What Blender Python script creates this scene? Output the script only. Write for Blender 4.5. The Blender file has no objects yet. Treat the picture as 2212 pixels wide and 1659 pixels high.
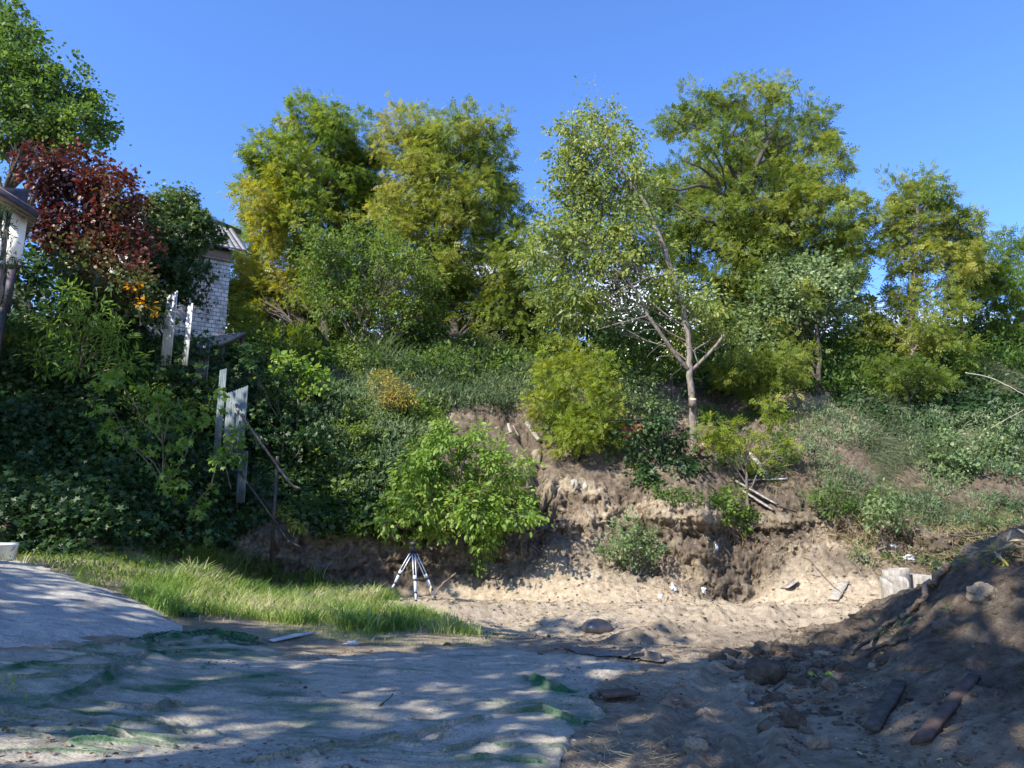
import bpy, math, numpy as np
from mathutils import Vector
PI = math.pi
rng = np.random.default_rng(7)

# ------------------------------------------------------------------ camera
PITCH = math.radians(11.6)
EYE = 1.6
FPX, CX, CY = 1620.0, 1106.0, 829.5        # survey units of the photograph (2212 wide)
sc = bpy.context.scene
cd = bpy.data.cameras.new("camera")
cam = bpy.data.objects.new("camera", cd)
sc.collection.objects.link(cam)
cam.location = (0, 0, EYE)
cam.rotation_euler = (PI / 2 + PITCH, 0, 0)
cd.sensor_width = 36.0
cd.lens = 36.0 * FPX / 2212.0
cd.clip_start = 0.05
cd.clip_end = 3000
sc.camera = cam

# ------------------------------------------------------------------ light
SUN_AZ = (-0.66, -0.62)                     # horizontal direction towards the sun
SUN_EL = math.radians(40)
h = math.hypot(*SUN_AZ)
SUN = np.array([SUN_AZ[0] / h * math.cos(SUN_EL), SUN_AZ[1] / h * math.cos(SUN_EL), math.sin(SUN_EL)])
sd = bpy.data.lights.new("sun", 'SUN')
sd.energy = 5.0
sd.angle = math.radians(0.55)
sd.color = (1.0, 0.92, 0.79)
sun = bpy.data.objects.new("sun", sd)
sun.rotation_euler = Vector(SUN).to_track_quat('Z', 'Y').to_euler()
sc.collection.objects.link(sun)

w = bpy.data.worlds.new("World")
sc.world = w
w.use_nodes = True
nt = w.node_tree
nt.nodes.clear()
N = nt.nodes.new
L = nt.links.new
out = N('ShaderNodeOutputWorld')
bg = N('ShaderNodeBackground')
sky = N('ShaderNodeTexSky')
sky.sky_type = 'NISHITA'
sky.sun_disc = False
sky.sun_elevation = SUN_EL
sky.sun_rotation = math.atan2(SUN[0], SUN[1])
sky.altitude = 100
sky.air_density = 1.0
sky.dust_density = 0.3
sky.ozone_density = 3.0
bg.inputs[1].default_value = 0.15
# low white cumulus near the horizon, seen through the tree gaps
tc = N('ShaderNodeTexCoord')
sep = N('ShaderNodeSeparateXYZ')
noi = N('ShaderNodeTexNoise')
noi.inputs['Scale'].default_value = 7.0
noi.inputs['Detail'].default_value = 7.0
band = N('ShaderNodeMapRange')
band.inputs['From Min'].default_value = 0.33
band.inputs['From Max'].default_value = 0.40
band.inputs['To Min'].default_value = 1.0
band.inputs['To Max'].default_value = 0.0
thr = N('ShaderNodeMapRange')
thr.inputs['From Min'].default_value = 0.44
thr.inputs['From Max'].default_value = 0.54
mul = N('ShaderNodeMath'); mul.operation = 'MULTIPLY'
mix = N('ShaderNodeMix'); mix.data_type = 'RGBA'
L(tc.outputs['Generated'], noi.inputs['Vector'])
L(tc.outputs['Generated'], sep.inputs[0])
ax_ = N('ShaderNodeMath'); ax_.operation = 'ABSOLUTE'; L(sep.outputs['X'], ax_.inputs[0])
az_ = N('ShaderNodeMath'); az_.operation = 'MULTIPLY_ADD'; az_.inputs[1].default_value = 0.26
L(ax_.outputs[0], az_.inputs[0]); L(sep.outputs['Z'], az_.inputs[2]); L(az_.outputs[0], band.inputs['Value'])
L(noi.outputs['Fac'], thr.inputs['Value'])
L(band.outputs[0], mul.inputs[0])
L(thr.outputs[0], mul.inputs[1])
tint = N('ShaderNodeMix'); tint.data_type = 'RGBA'; tint.blend_type = 'MULTIPLY'
tint.inputs['Factor'].default_value = 1.0
tint.inputs[7].default_value = (0.57, 0.78, 1.13, 1)
L(sky.outputs[0], tint.inputs[6])
L(mul.outputs[0], mix.inputs['Factor'])
L(tint.outputs[2], mix.inputs[6])
mix.inputs[7].default_value = (7.5, 7.7, 8.0, 1)
L(mix.outputs[2], bg.inputs[0])
L(bg.outputs[0], out.inputs[0])

sc.view_settings.view_transform = 'Standard'
sc.view_settings.look = 'None'
sc.view_settings.exposure = 1.05
sc.view_settings.gamma = 1
sc.cycles.max_bounces = 6
sc.cycles.transparent_max_bounces = 8
sc.cycles.diffuse_bounces = 3

# ------------------------------------------------------------------ survey helpers
def ray(px, py):
    v = (CY - np.asarray(py, float)) / FPX
    dY = math.cos(PITCH) - v * math.sin(PITCH)
    return (np.asarray(px, float) - CX) / FPX / dY, (math.sin(PITCH) + v * math.cos(PITCH)) / dY, dY

def at(px, py, Y):
    s, t, _ = ray(px, py)
    return np.array([s * Y, Y, EYE + t * Y])

def upx(py, Y):                              # metres per survey unit at depth Y
    return Y / ray(0, py)[2] / FPX

def proj(p):
    p = np.asarray(p, float)
    x, y, z = p[..., 0], p[..., 1], p[..., 2] - EYE
    d = y * math.cos(PITCH) + z * math.sin(PITCH)
    u = -y * math.sin(PITCH) + z * math.cos(PITCH)
    d = np.maximum(d, 1e-3)
    return CX + FPX * x / d, CY - FPX * u / d

def smooth(t):
    t = np.clip(t, 0, 1)
    return t * t * (3 - 2 * t)

def _h(ix, iy, iz, seed):
    n = (ix * 374761393 + iy * 668265263 + iz * 2147483647 + seed * 974711) & 0xFFFFFFFF
    n = ((n ^ (n >> 13)) * 1274126177) & 0xFFFFFFFF
    n = ((n ^ (n >> 16)) * 2246822519) & 0xFFFFFFFF
    return ((n ^ (n >> 15)) & 0xFFFFFF) / float(0xFFFFFF) * 2 - 1

def noise(x, y, z=0.0, seed=0):
    x, y, z = np.broadcast_arrays(np.asarray(x, float), np.asarray(y, float), np.asarray(z, float))
    ix, iy, iz = np.floor(x).astype(np.int64), np.floor(y).astype(np.int64), np.floor(z).astype(np.int64)
    fx, fy, fz = x - ix, y - iy, z - iz
    fx, fy, fz = smooth(fx), smooth(fy), smooth(fz)
    r = 0
    for a in (0, 1):
        for b in (0, 1):
            for c in (0, 1):
                r = r + _h(ix + a, iy + b, iz + c, seed) * (fx if a else 1 - fx) * (fy if b else 1 - fy) * (fz if c else 1 - fz)
    return r

def fbm(x, y, z=0.0, o=4, seed=0, g=0.5):
    r, a, f = 0, 1.0, 1.0
    for k in range(o):
        r = r + a * noise(np.asarray(x) * f, np.asarray(y) * f, np.asarray(z) * f, seed + k * 17)
        a *= g; f *= 2.03
    return r

def inpoly(x, y, poly):
    x = np.asarray(x); y = np.asarray(y)
    r = np.zeros(x.shape, bool)
    n = len(poly)
    for i in range(n):
        x1, y1 = poly[i]; x2, y2 = poly[(i + 1) % n]
        if y1 == y2: continue
        c = ((y1 > y) != (y2 > y)) & (x < (x2 - x1) * (y - y1) / (y2 - y1) + x1)
        r ^= c
    return r

def polydist(x, y, pts):
    d = np.full(np.shape(x), 1e9)
    for (x1, y1), (x2, y2) in zip(pts[:-1], pts[1:]):
        dx, dy = x2 - x1, y2 - y1
        t = np.clip(((x - x1) * dx + (y - y1) * dy) / (dx * dx + dy * dy + 1e-9), 0, 1)
        d = np.minimum(d, np.hypot(x - x1 - t * dx, y - y1 - t * dy))
    return d

# ------------------------------------------------------------------ object helpers
def mesh_obj(name, V, F, mat, parent=None, attrs=None, smoothed=False, matidx=None):
    V = np.ascontiguousarray(V, dtype=np.float32)
    me = bpy.data.meshes.new(name)
    me.vertices.add(len(V))
    me.vertices.foreach_set('co', V.ravel())
    if isinstance(F, np.ndarray):
        k = F.shape[1]
        me.loops.add(F.size)
        me.loops.foreach_set('vertex_index', F.astype(np.int32).ravel())
        me.polygons.add(len(F))
        me.polygons.foreach_set('loop_start', np.arange(0, F.size, k, dtype=np.int32))
    else:
        flat = [i for f in F for i in f]
        st = np.cumsum([0] + [len(f) for f in F])[:-1]
        me.loops.add(len(flat))
        me.loops.foreach_set('vertex_index', np.array(flat, np.int32))
        me.polygons.add(len(F))
        me.polygons.foreach_set('loop_start', st.astype(np.int32))
    if attrs:
        for an, av in attrs.items():
            a = me.attributes.new(an, 'FLOAT', 'POINT')
            a.data.foreach_set('value', np.ascontiguousarray(av, dtype=np.float32))
    me.update(calc_edges=True)
    if smoothed:
        me.polygons.foreach_set('use_smooth', np.ones(len(me.polygons), bool))
    me.validate()
    for m in (mat if isinstance(mat, (list, tuple)) else [mat]):
        me.materials.append(m)
    o = bpy.data.objects.new(name, me)
    sc.collection.objects.link(o)
    if parent is not None:
        o.parent = parent
        me.vertices.foreach_get('co', V.ravel()) if False else None
        off = np.array(parent_world(parent), dtype=np.float32)
        V2 = V - off
        me.vertices.foreach_set('co', V2.ravel())
        me.update()
    return o

def parent_world(o):
    p = np.array(o.location)
    while o.parent is not None:
        o = o.parent
        p = p + np.array(o.location)
    return p

def thing(name, label, cat, loc, group=None):
    o = bpy.data.objects.new(name, None)
    o.empty_display_size = 0.2
    sc.collection.objects.link(o)
    o.location = tuple(float(v) for v in loc)
    return tag(o, label, cat, group)

def tag(o, label, cat, group=None, kind=None):
    if label: o['label'] = label
    if cat: o['category'] = cat
    if group: o['group'] = group
    if kind: o['kind'] = kind
    return o

def recentre(o, loc):                        # move a single-mesh thing's origin to its base
    loc = np.array(loc, dtype=np.float32)
    me = o.data
    V = np.empty(len(me.vertices) * 3, np.float32)
    me.vertices.foreach_get('co', V)
    me.vertices.foreach_set('co', (V.reshape(-1, 3) - loc).ravel())
    o.location = tuple(float(v) for v in loc)
    me.update()
    return o

class MB:
    def __init__(s): s.v = []; s.f = []; s.n = 0
    def add(s, V, F):
        V = np.asarray(V, float).reshape(-1, 3)
        s.v.append(V)
        s.f += [tuple(int(i) + s.n for i in f) for f in F]
        s.n += len(V)
        return s
    def box(s, c, ax, ay, az, hx, hy, hz):
        c, ax, ay, az = (np.asarray(q, float) for q in (c, ax, ay, az))
        V = [c + ax * i * hx + ay * j * hy + az * k * hz for k in (-1, 1) for j in (-1, 1) for i in (-1, 1)]
        return s.add(V, [(0, 2, 3, 1), (4, 5, 7, 6), (0, 1, 5, 4), (2, 6, 7, 3), (0, 4, 6, 2), (1, 3, 7, 5)])
    def bar(s, a, b, w_, t_, up=(0, 0, 1)):
        a = np.asarray(a, float); b = np.asarray(b, float)
        d = b - a; Ln = np.linalg.norm(d); d = d / Ln
        x = np.cross(d, up); n = np.linalg.norm(x)
        if n < 1e-3: x = np.cross(d, (1, 0, 0)); n = np.linalg.norm(x)
        x = x / n; z = np.cross(x, d)
        return s.box((a + b) / 2, x, d, z, w_ / 2, Ln / 2, t_ / 2)
    def tube(s, pts, rad, n=6, cap=True):
        pts = np.asarray(pts, float); m = len(pts)
        rad = np.broadcast_to(np.asarray(rad, float), (m,))
        d = np.gradient(pts, axis=0)
        d = d / (np.linalg.norm(d, axis=1, keepdims=True) + 1e-9)
        ref = np.array([0.13, 0.31, 0.94]) if abs(d[0][2]) < 0.9 else np.array([1.0, 0.1, 0.0])
        V = []
        for i in range(m):
            x = np.cross(d[i], ref); x /= np.linalg.norm(x) + 1e-9
            y = np.cross(d[i], x)
            for k in range(n):
                a = 2 * PI * k / n
                V.append(pts[i] + rad[i] * (math.cos(a) * x + math.sin(a) * y))
        F = [(i * n + k, i * n + (k + 1) % n, (i + 1) * n + (k + 1) % n, (i + 1) * n + k) for i in range(m - 1) for k in range(n)]
        if cap:
            F.append(tuple(range(n - 1, -1, -1)))
            F.append(tuple((m - 1) * n + k for k in range(n)))
        return s.add(V, F)
    def build(s, name, mat, parent=None, smoothed=False):
        return mesh_obj(name, np.concatenate(s.v), s.f, mat, parent, smoothed=smoothed)

# ------------------------------------------------------------------ materials
def nodemat(name):
    m = bpy.data.materials.new(name); m.use_nodes = True
    t = m.node_tree
    b = t.nodes['Principled BSDF']
    return m, t, b

def ramp(t, stops):
    r = t.nodes.new('ShaderNodeValToRGB')
    e = r.color_ramp.elements
    while len(e) < len(stops): e.new(0.5)
    for el, (p, c) in zip(e, stops):
        el.position = p; el.color = (*c, 1)
    return r

def leafmat(name, stops, trans=0.42, rough=0.5, spec=0.3):
    m, t, b = nodemat(name)
    a = t.nodes.new('ShaderNodeAttribute'); a.attribute_name = 'tint'
    r = ramp(t, stops)
    t.links.new(a.outputs['Fac'], r.inputs[0])
    t.links.new(r.outputs[0], b.inputs['Base Color'])
    b.inputs['Roughness'].default_value = rough
    b.inputs['Specular IOR Level'].default_value = spec
    tr = t.nodes.new('ShaderNodeBsdfTranslucent')
    hs = t.nodes.new('ShaderNodeHueSaturation')
    hs.inputs['Hue'].default_value = 0.485
    hs.inputs['Saturation'].default_value = 1.1
    hs.inputs['Value'].default_value = 1.7
    t.links.new(r.outputs[0], hs.inputs['Color'])
    t.links.new(hs.outputs[0], tr.inputs['Color'])
    mx = t.nodes.new('ShaderNodeMixShader'); mx.inputs[0].default_value = trans
    t.links.new(b.outputs[0], mx.inputs[1]); t.links.new(tr.outputs[0], mx.inputs[2])
    t.links.new(mx.outputs[0], t.nodes['Material Output'].inputs['Surface'])
    return m

def roughmat(name, c1, c2, scale=8.0, rough=0.85, bump=0.3, c3=None, metal=0.0, stretch=(1, 1, 1), spec=0.3, bdist=0.02):
    m, t, b = nodemat(name)
    co = t.nodes.new('ShaderNodeTexCoord'); mp = t.nodes.new('ShaderNodeMapping')
    mp.inputs['Scale'].default_value = stretch
    n = t.nodes.new('ShaderNodeTexNoise'); n.inputs['Scale'].default_value = scale; n.inputs['Detail'].default_value = 8
    n.inputs['Roughness'].default_value = 0.62
    t.links.new(co.outputs['Object'], mp.inputs[0]); t.links.new(mp.outputs[0], n.inputs['Vector'])
    r = ramp(t, [(0.32, c1), (0.68, c2)] if c3 is None else [(0.3, c1), (0.52, c2), (0.7, c3)])
    t.links.new(n.outputs['Fac'], r.inputs[0]); t.links.new(r.outputs[0], b.inputs['Base Color'])
    b.inputs['Roughness'].default_value = rough; b.inputs['Metallic'].default_value = metal
    b.inputs['Specular IOR Level'].default_value = spec
    bp = t.nodes.new('ShaderNodeBump'); bp.inputs['Strength'].default_value = bump; bp.inputs['Distance'].default_value = bdist
    t.links.new(n.outputs['Fac'], bp.inputs['Height']); t.links.new(bp.outputs[0], b.inputs['Normal'])
    return m

def soilmat(name):
    m, t, b = nodemat(name)
    co = t.nodes.new('ShaderNodeTexCoord')
    def noi(s, d=8, r=0.6):
        n = t.nodes.new('ShaderNodeTexNoise'); n.inputs['Scale'].default_value = s
        n.inputs['Detail'].default_value = d; n.inputs['Roughness'].default_value = r
        t.links.new(co.outputs['Object'], n.inputs['Vector']); return n
    n1 = noi(0.7); n2 = noi(6.0, 10, 0.7); n3 = noi(38.0, 4, 0.7)
    a = t.nodes.new('ShaderNodeAttribute'); a.attribute_name = 'soil'
    sand = ramp(t, [(0.3, (0.27, 0.20, 0.13)), (0.5, (0.46, 0.38, 0.275)), (0.72, (0.60, 0.525, 0.40))])
    hum = ramp(t, [(0.3, (0.068, 0.052, 0.038)), (0.52, (0.135, 0.107, 0.080)), (0.72, (0.25, 0.208, 0.160))])
    t.links.new(n2.outputs['Fac'], sand.inputs[0]); t.links.new(n2.outputs['Fac'], hum.inputs[0])
    ad = t.nodes.new('ShaderNodeMath'); ad.operation = 'MULTIPLY_ADD'
    t.links.new(n1.outputs['Fac'], ad.inputs[0]); ad.inputs[1].default_value = 1.7
    sb = t.nodes.new('ShaderNodeMath'); sb.operation = 'ADD'; sb.inputs[1].default_value = -0.80
    t.links.new(a.outputs['Fac'], sb.inputs[0]); t.links.new(sb.outputs[0], ad.inputs[2])
    ad.use_clamp = True
    mx = t.nodes.new('ShaderNodeMix'); mx.data_type = 'RGBA'
    t.links.new(ad.outputs[0], mx.inputs['Factor'])
    t.links.new(sand.outputs[0], mx.inputs[6]); t.links.new(hum.outputs[0], mx.inputs[7])
    # fine specks of debris
    sp = ramp(t, [(0.66, (0, 0, 0)), (0.70, (1, 1, 1))])
    t.links.new(n3.outputs['Fac'], sp.inputs[0])
    mx2 = t.nodes.new('ShaderNodeMix'); mx2.data_type = 'RGBA'
    t.links.new(sp.outputs[0], mx2.inputs['Factor']); t.links.new(mx.outputs[2], mx2.inputs[6])
    mx2.inputs[7].default_value = (0.10, 0.085, 0.06, 1)
    t.links.new(mx2.outputs[2], b.inputs['Base Color'])
    b.inputs['Roughness'].default_value = 0.95; b.inputs['Specular IOR Level'].default_value = 0.15
    sm = t.nodes.new('ShaderNodeMath'); sm.operation = 'ADD'
    t.links.new(n2.outputs['Fac'], sm.inputs[0]); t.links.new(n3.outputs['Fac'], sm.inputs[1])
    bp = t.nodes.new('ShaderNodeBump'); bp.inputs['Strength'].default_value = 1.0; bp.inputs['Distance'].default_value = 0.06
    t.links.new(sm.outputs[0], bp.inputs['Height']); t.links.new(bp.outputs[0], b.inputs['Normal'])
    return m

M_soil = soilmat('sandy_soil')
M_bark = roughmat('bark_grey', (0.06, 0.05, 0.042), (0.21, 0.18, 0.155), 14, 0.9, 0.8, stretch=(1, 1, 0.25))
M_bark_pale = roughmat('bark_pale', (0.07, 0.06, 0.05), (0.25, 0.215, 0.185), 12, 0.85, 0.6, stretch=(1, 1, 0.3))
M_bark_dark = roughmat('bark_dark', (0.03, 0.025, 0.02), (0.10, 0.085, 0.07), 12, 0.9, 0.6)
M_wood_cut = roughmat('cut_wood', (0.45, 0.30, 0.17), (0.62, 0.46, 0.30), 20, 0.8, 0.2)
M_plank = roughmat('weathered_wood', (0.14, 0.12, 0.10), (0.36, 0.33, 0.29), 9, 0.85, 0.5, stretch=(1, 1, 1))
M_plank_red = roughmat('rusty_brown_wood', (0.045, 0.032, 0.027), (0.12, 0.085, 0.068), 9, 0.85, 0.5)
M_root = roughmat('root_brown', (0.12, 0.075, 0.045), (0.33, 0.24, 0.16), 20, 0.9, 0.3)
M_straw = leafmat('straw', [(0.0, (0.16, 0.12, 0.07)), (0.5, (0.34, 0.28, 0.17)), (1.0, (0.50, 0.44, 0.30))], 0.2, 0.7, 0.2)
M_litter = leafmat('leaf_litter', [(0.0, (0.07, 0.035, 0.025)), (0.5, (0.16, 0.09, 0.06)), (1.0, (0.28, 0.22, 0.16))], 0.1, 0.8, 0.2)
M_locust_y = leafmat('locust_leaf_turning', [(0, (0.06, 0.125, 0.022)), (0.45, (0.14, 0.205, 0.032)), (0.75, (0.25, 0.27, 0.04)), (1, (0.36, 0.31, 0.05))])
M_locust_g = leafmat('locust_leaf', [(0, (0.055, 0.10, 0.02)), (0.4, (0.13, 0.185, 0.032)), (0.75, (0.215, 0.245, 0.045)), (1, (0.29, 0.27, 0.07))])
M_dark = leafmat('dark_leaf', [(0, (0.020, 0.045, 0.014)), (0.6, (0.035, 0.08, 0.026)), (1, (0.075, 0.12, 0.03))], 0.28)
M_vine = leafmat('vine_leaf', [(0, (0.016, 0.040, 0.014)), (0.6, (0.036, 0.080, 0.022)), (1, (0.085, 0.135, 0.03))], 0.25, 0.48, 0.32)
M_mid = leafmat('mid_green_leaf', [(0, (0.035, 0.08, 0.018)), (0.5, (0.08, 0.145, 0.028)), (1, (0.17, 0.235, 0.045))])
M_bright = leafmat('bright_leaf', [(0, (0.065, 0.135, 0.022)), (0.5, (0.145, 0.245, 0.042)), (1, (0.28, 0.37, 0.09))], 0.42)
M_pale = leafmat('pale_olive_leaf', [(0, (0.07, 0.12, 0.035)), (0.5, (0.18, 0.235, 0.05)), (1, (0.32, 0.345, 0.09))], 0.38, 0.45, 0.4)
M_silver = leafmat('silvery_leaf', [(0, (0.05, 0.095, 0.032)), (0.5, (0.115, 0.18, 0.065)), (1, (0.23, 0.30, 0.14))], 0.3, 0.42, 0.4)
M_red = leafmat('red_leaf', [(0, (0.03, 0.013, 0.010)), (0.4, (0.075, 0.022, 0.016)), (0.62, (0.14, 0.048, 0.028)), (0.8, (0.08, 0.07, 0.025)), (1, (0.07, 0.11, 0.03))], 0.3, 0.45, 0.4)
M_orange = leafmat('orange_leaf', [(0, (0.30, 0.13, 0.02)), (0.5, (0.50, 0.26, 0.02)), (1, (0.65, 0.42, 0.04))], 0.4)
M_yellowbush = leafmat('yellow_green_leaf', [(0, (0.09, 0.145, 0.022)), (0.5, (0.19, 0.25, 0.035)), (1, (0.34, 0.32, 0.05))], 0.4)
M_dryweed = leafmat('turning_weed', [(0, (0.12, 0.16, 0.04)), (0.5, (0.27, 0.25, 0.06)), (1, (0.40, 0.28, 0.08))], 0.35)
M_grass = leafmat('grass_blade', [(0, (0.06, 0.13, 0.025)), (0.5, (0.14, 0.235, 0.05)), (0.8, (0.25, 0.33, 0.09)), (1, (0.44, 0.42, 0.24))], 0.4, 0.5, 0.3)
M_greygrass = leafmat('grey_weed', [(0, (0.06, 0.11, 0.05)), (0.5, (0.12, 0.18, 0.085)), (1, (0.24, 0.28, 0.15))], 0.3)
M_haygrass = leafmat('drooping_grass', [(0, (0.05, 0.07, 0.035)), (0.5, (0.11, 0.135, 0.07)), (1, (0.24, 0.24, 0.13))], 0.25)

# ------------------------------------------------------------------ leaf instancing
def tmpl(parts):
    V = []; F = []
    for (vs, fs) in parts:
        b = len(V); V += vs; F += [tuple(i + b for i in f) for f in fs]
    return np.array(V, float), np.array(F, int)

def leaflet(o, ang, ln, wd, z0=0.0, fold=0.12):
    c, s_ = math.cos(ang), math.sin(ang)
    def p(u, v, z): return (o[0] + u * s_ + v * c, o[1] + u * c - v * s_, z0 + z)
    return ([p(0, 0, 0), p(ln * .45, wd / 2, fold * wd), p(ln, 0, -ln * .08), p(ln * .45, -wd / 2, fold * wd)], [(0, 1, 2, 3)])

T_OV = (np.array([(0, 0, 0), (.23, .3, .05), (.2, .68, .03), (0, 1, -.08), (-.2, .68, .03), (-.23, .3, .05)], float),
        np.array([(0, 1, 2, 3), (0, 3, 4, 5)]))
T_BROAD = (np.array([(0, 0, 0), (.36, .22, .06), (.33, .62, .02), (0, 1, -.12), (-.33, .62, .02), (-.36, .22, .06)], float),
           np.array([(0, 1, 2, 3), (0, 3, 4, 5)]))
T_LONG = (np.array([(0, 0, 0), (.11, .35, .03), (.09, .7, .0), (0, 1, -.1), (-.09, .7, .0), (-.11, .35, .03)], float),
          np.array([(0, 1, 2, 3), (0, 3, 4, 5)]))
_f = [leaflet((0, .78), 0, .3, .19, -.13)]
for k_, yy in enumerate((.14, .36, .58)):
    for sg in (-1, 1):
        _f.append(leaflet((0, yy), sg * 1.15, .34, .19, -.25 * yy * yy))
T_FROND = tmpl(_f)
T_PALM = tmpl([leaflet((0, 0), a, l_, l_ * .46, 0, .1) for a, l_ in ((0, .62), (.95, .55), (-.95, .55), (1.95, .42), (-1.95, .42))])
_b = []
for i in range(4):
    t_ = i / 4.0
    _b.append((t_ ** 1.0, t_))
def blade_t(bend=0.55, wd=0.05, seg=3):
    V = []; F = []
    for i in range(seg + 1):
        t_ = i / seg
        wv = wd * (1 - t_ ** 1.6) + 0.004
        V += [(-wv / 2, bend * t_ * t_, t_ - 0.35 * bend * t_ ** 3), (wv / 2, bend * t_ * t_, t_ - 0.35 * bend * t_ ** 3)]
    for i in range(seg): F.append((2 * i, 2 * i + 1, 2 * i + 3, 2 * i + 2))
    return np.array(V, float), np.array(F, int)
T_BLADE = blade_t()
T_BLADE2 = blade_t(0.95, 0.03, 4)

def rand_dirs(n, r=rng):
    v = r.normal(size=(n, 3)); return v / (np.linalg.norm(v, axis=1, keepdims=True) + 1e-9)

def nrm(v): return v / (np.linalg.norm(v, axis=-1, keepdims=True) + 1e-9)

def instance(T, pos, yd, zd, scale):
    """template with y along yd, z close to zd"""
    V, F = T
    y = nrm(yd); x = nrm(np.cross(y, zd)); z = np.cross(x, y)
    s = np.asarray(scale, float).reshape(-1, 1, 1)
    P = (pos[:, None, :] + s * (V[None, :, 0, None] * x[:, None, :] + V[None, :, 1, None] * y[:, None, :] + V[None, :, 2, None] * z[:, None, :]))
    n, m = len(pos), len(V)
    FF = F[None] + (np.arange(n) * m)[:, None, None]
    return P.reshape(-1, 3), FF.reshape(-1, F.shape[1])

TAREA = {id(T_OV): .30, id(T_BROAD): .46, id(T_LONG): .13, id(T_FROND): .17, id(T_PALM): .28}

def cloud(centres, radii, T, size, lai, clump=0.42, flat=0.75, droop=0.25, up=0.6, tint0=0.5, tvar=0.22, shell=0.62, per=26, grad=None, sparse=0.0, shoots=.09, rag=.36):
    """leaf cloud in lobes -> clumps -> leaves; returns V,F,tint and clump centres"""
    cl = []; out_ = []; lob = []
    for i, (c, R) in enumerate(zip(centres, radii)):
        R3 = np.array(R, float) if np.ndim(R) else np.array([R, R, R * 0.92])
        Rm = R3.mean()
        area = PI * Rm * Rm
        nl = lai * area / (TAREA[id(T)] * size * size)
        nc = max(3, int(nl / per))
        d = rand_dirs(nc)
        rr = shell + (1 - shell) * rng.random(nc) ** 0.7
        rr = np.where(rng.random(nc) < 0.25, rng.random(nc) ** 0.5 * shell, rr)
        rr = np.where(rng.random(nc) < shoots, rng.uniform(1.05, 1.5, nc), rr)
        bump = 1 + rag * fbm(d[:, 0] * 1.7 + c[0], d[:, 1] * 1.7 + c[1], d[:, 2] * 1.7 + c[2], 2, 5)
        cl.append(c + d * rr[:, None] * R3 * bump[:, None]); out_.append(d); lob.append(np.full(nc, i))
    cl = np.concatenate(cl); od = np.concatenate(out_)
    if sparse > 0:
        k = fbm(cl[:, 0] * 1.1, cl[:, 1] * 1.1, cl[:, 2] * 1.1, 3, 91) > (-1.0 + sparse)
        cl, od = cl[k], od[k]
    nc = len(cl)
    ct = tint0 + tvar * fbm(cl[:, 0] * .5, cl[:, 1] * .5, cl[:, 2] * .5, 3, 33) + rng.normal(0, tvar * .35, nc)
    if grad is not None: ct = ct + grad(cl)
    cs = clump * rng.uniform(.45, 1.45, nc)
    n = nc * per
    ci = np.repeat(np.arange(nc), per)
    off = rng.normal(size=(n, 3)) * np.array([.5, .5, .5 * flat])
    pos = cl[ci] + off * cs[ci][:, None]
    d = nrm(0.9 * nrm(off) + 0.7 * od[ci] + rng.normal(size=(n, 3)) * .55 + np.array([0, 0, -droop]))
    z = nrm(np.array([0, 0, up]) + 0.45 * od[ci] + rng.normal(size=(n, 3)) * .55)
    sz = size * rng.uniform(.55, 1.3, n) * rng.uniform(.75, 1.2, nc)[ci]
    V, F = instance(T, pos, d, z, sz)
    tt = np.clip(ct[ci] + rng.normal(0, .10, n), 0, 1)
    return V, F, np.repeat(tt, len(T[0])), cl

def bough(mb, a, b, r0, r1, n=6, sag=0.0, wob=0.06, sides=6, seed=0):
    a = np.asarray(a, float); b = np.asarray(b, float)
    r = np.random.default_rng(seed)
    Ln = np.linalg.norm(b - a)
    t = np.linspace(0, 1, n)
    pts = a + (b - a) * t[:, None]
    wv = np.cumsum(r.normal(size=(n, 3)), axis=0) * wob * Ln / math.sqrt(n)
    wv = wv - wv[0] - (wv[-1] - wv[0]) * t[:, None]
    pts = pts + wv
    pts[:, 2] += sag * Ln * np.sin(PI * t)
    mb.tube(pts, r0 + (r1 - r0) * t, sides, cap=False)
    return pts

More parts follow.
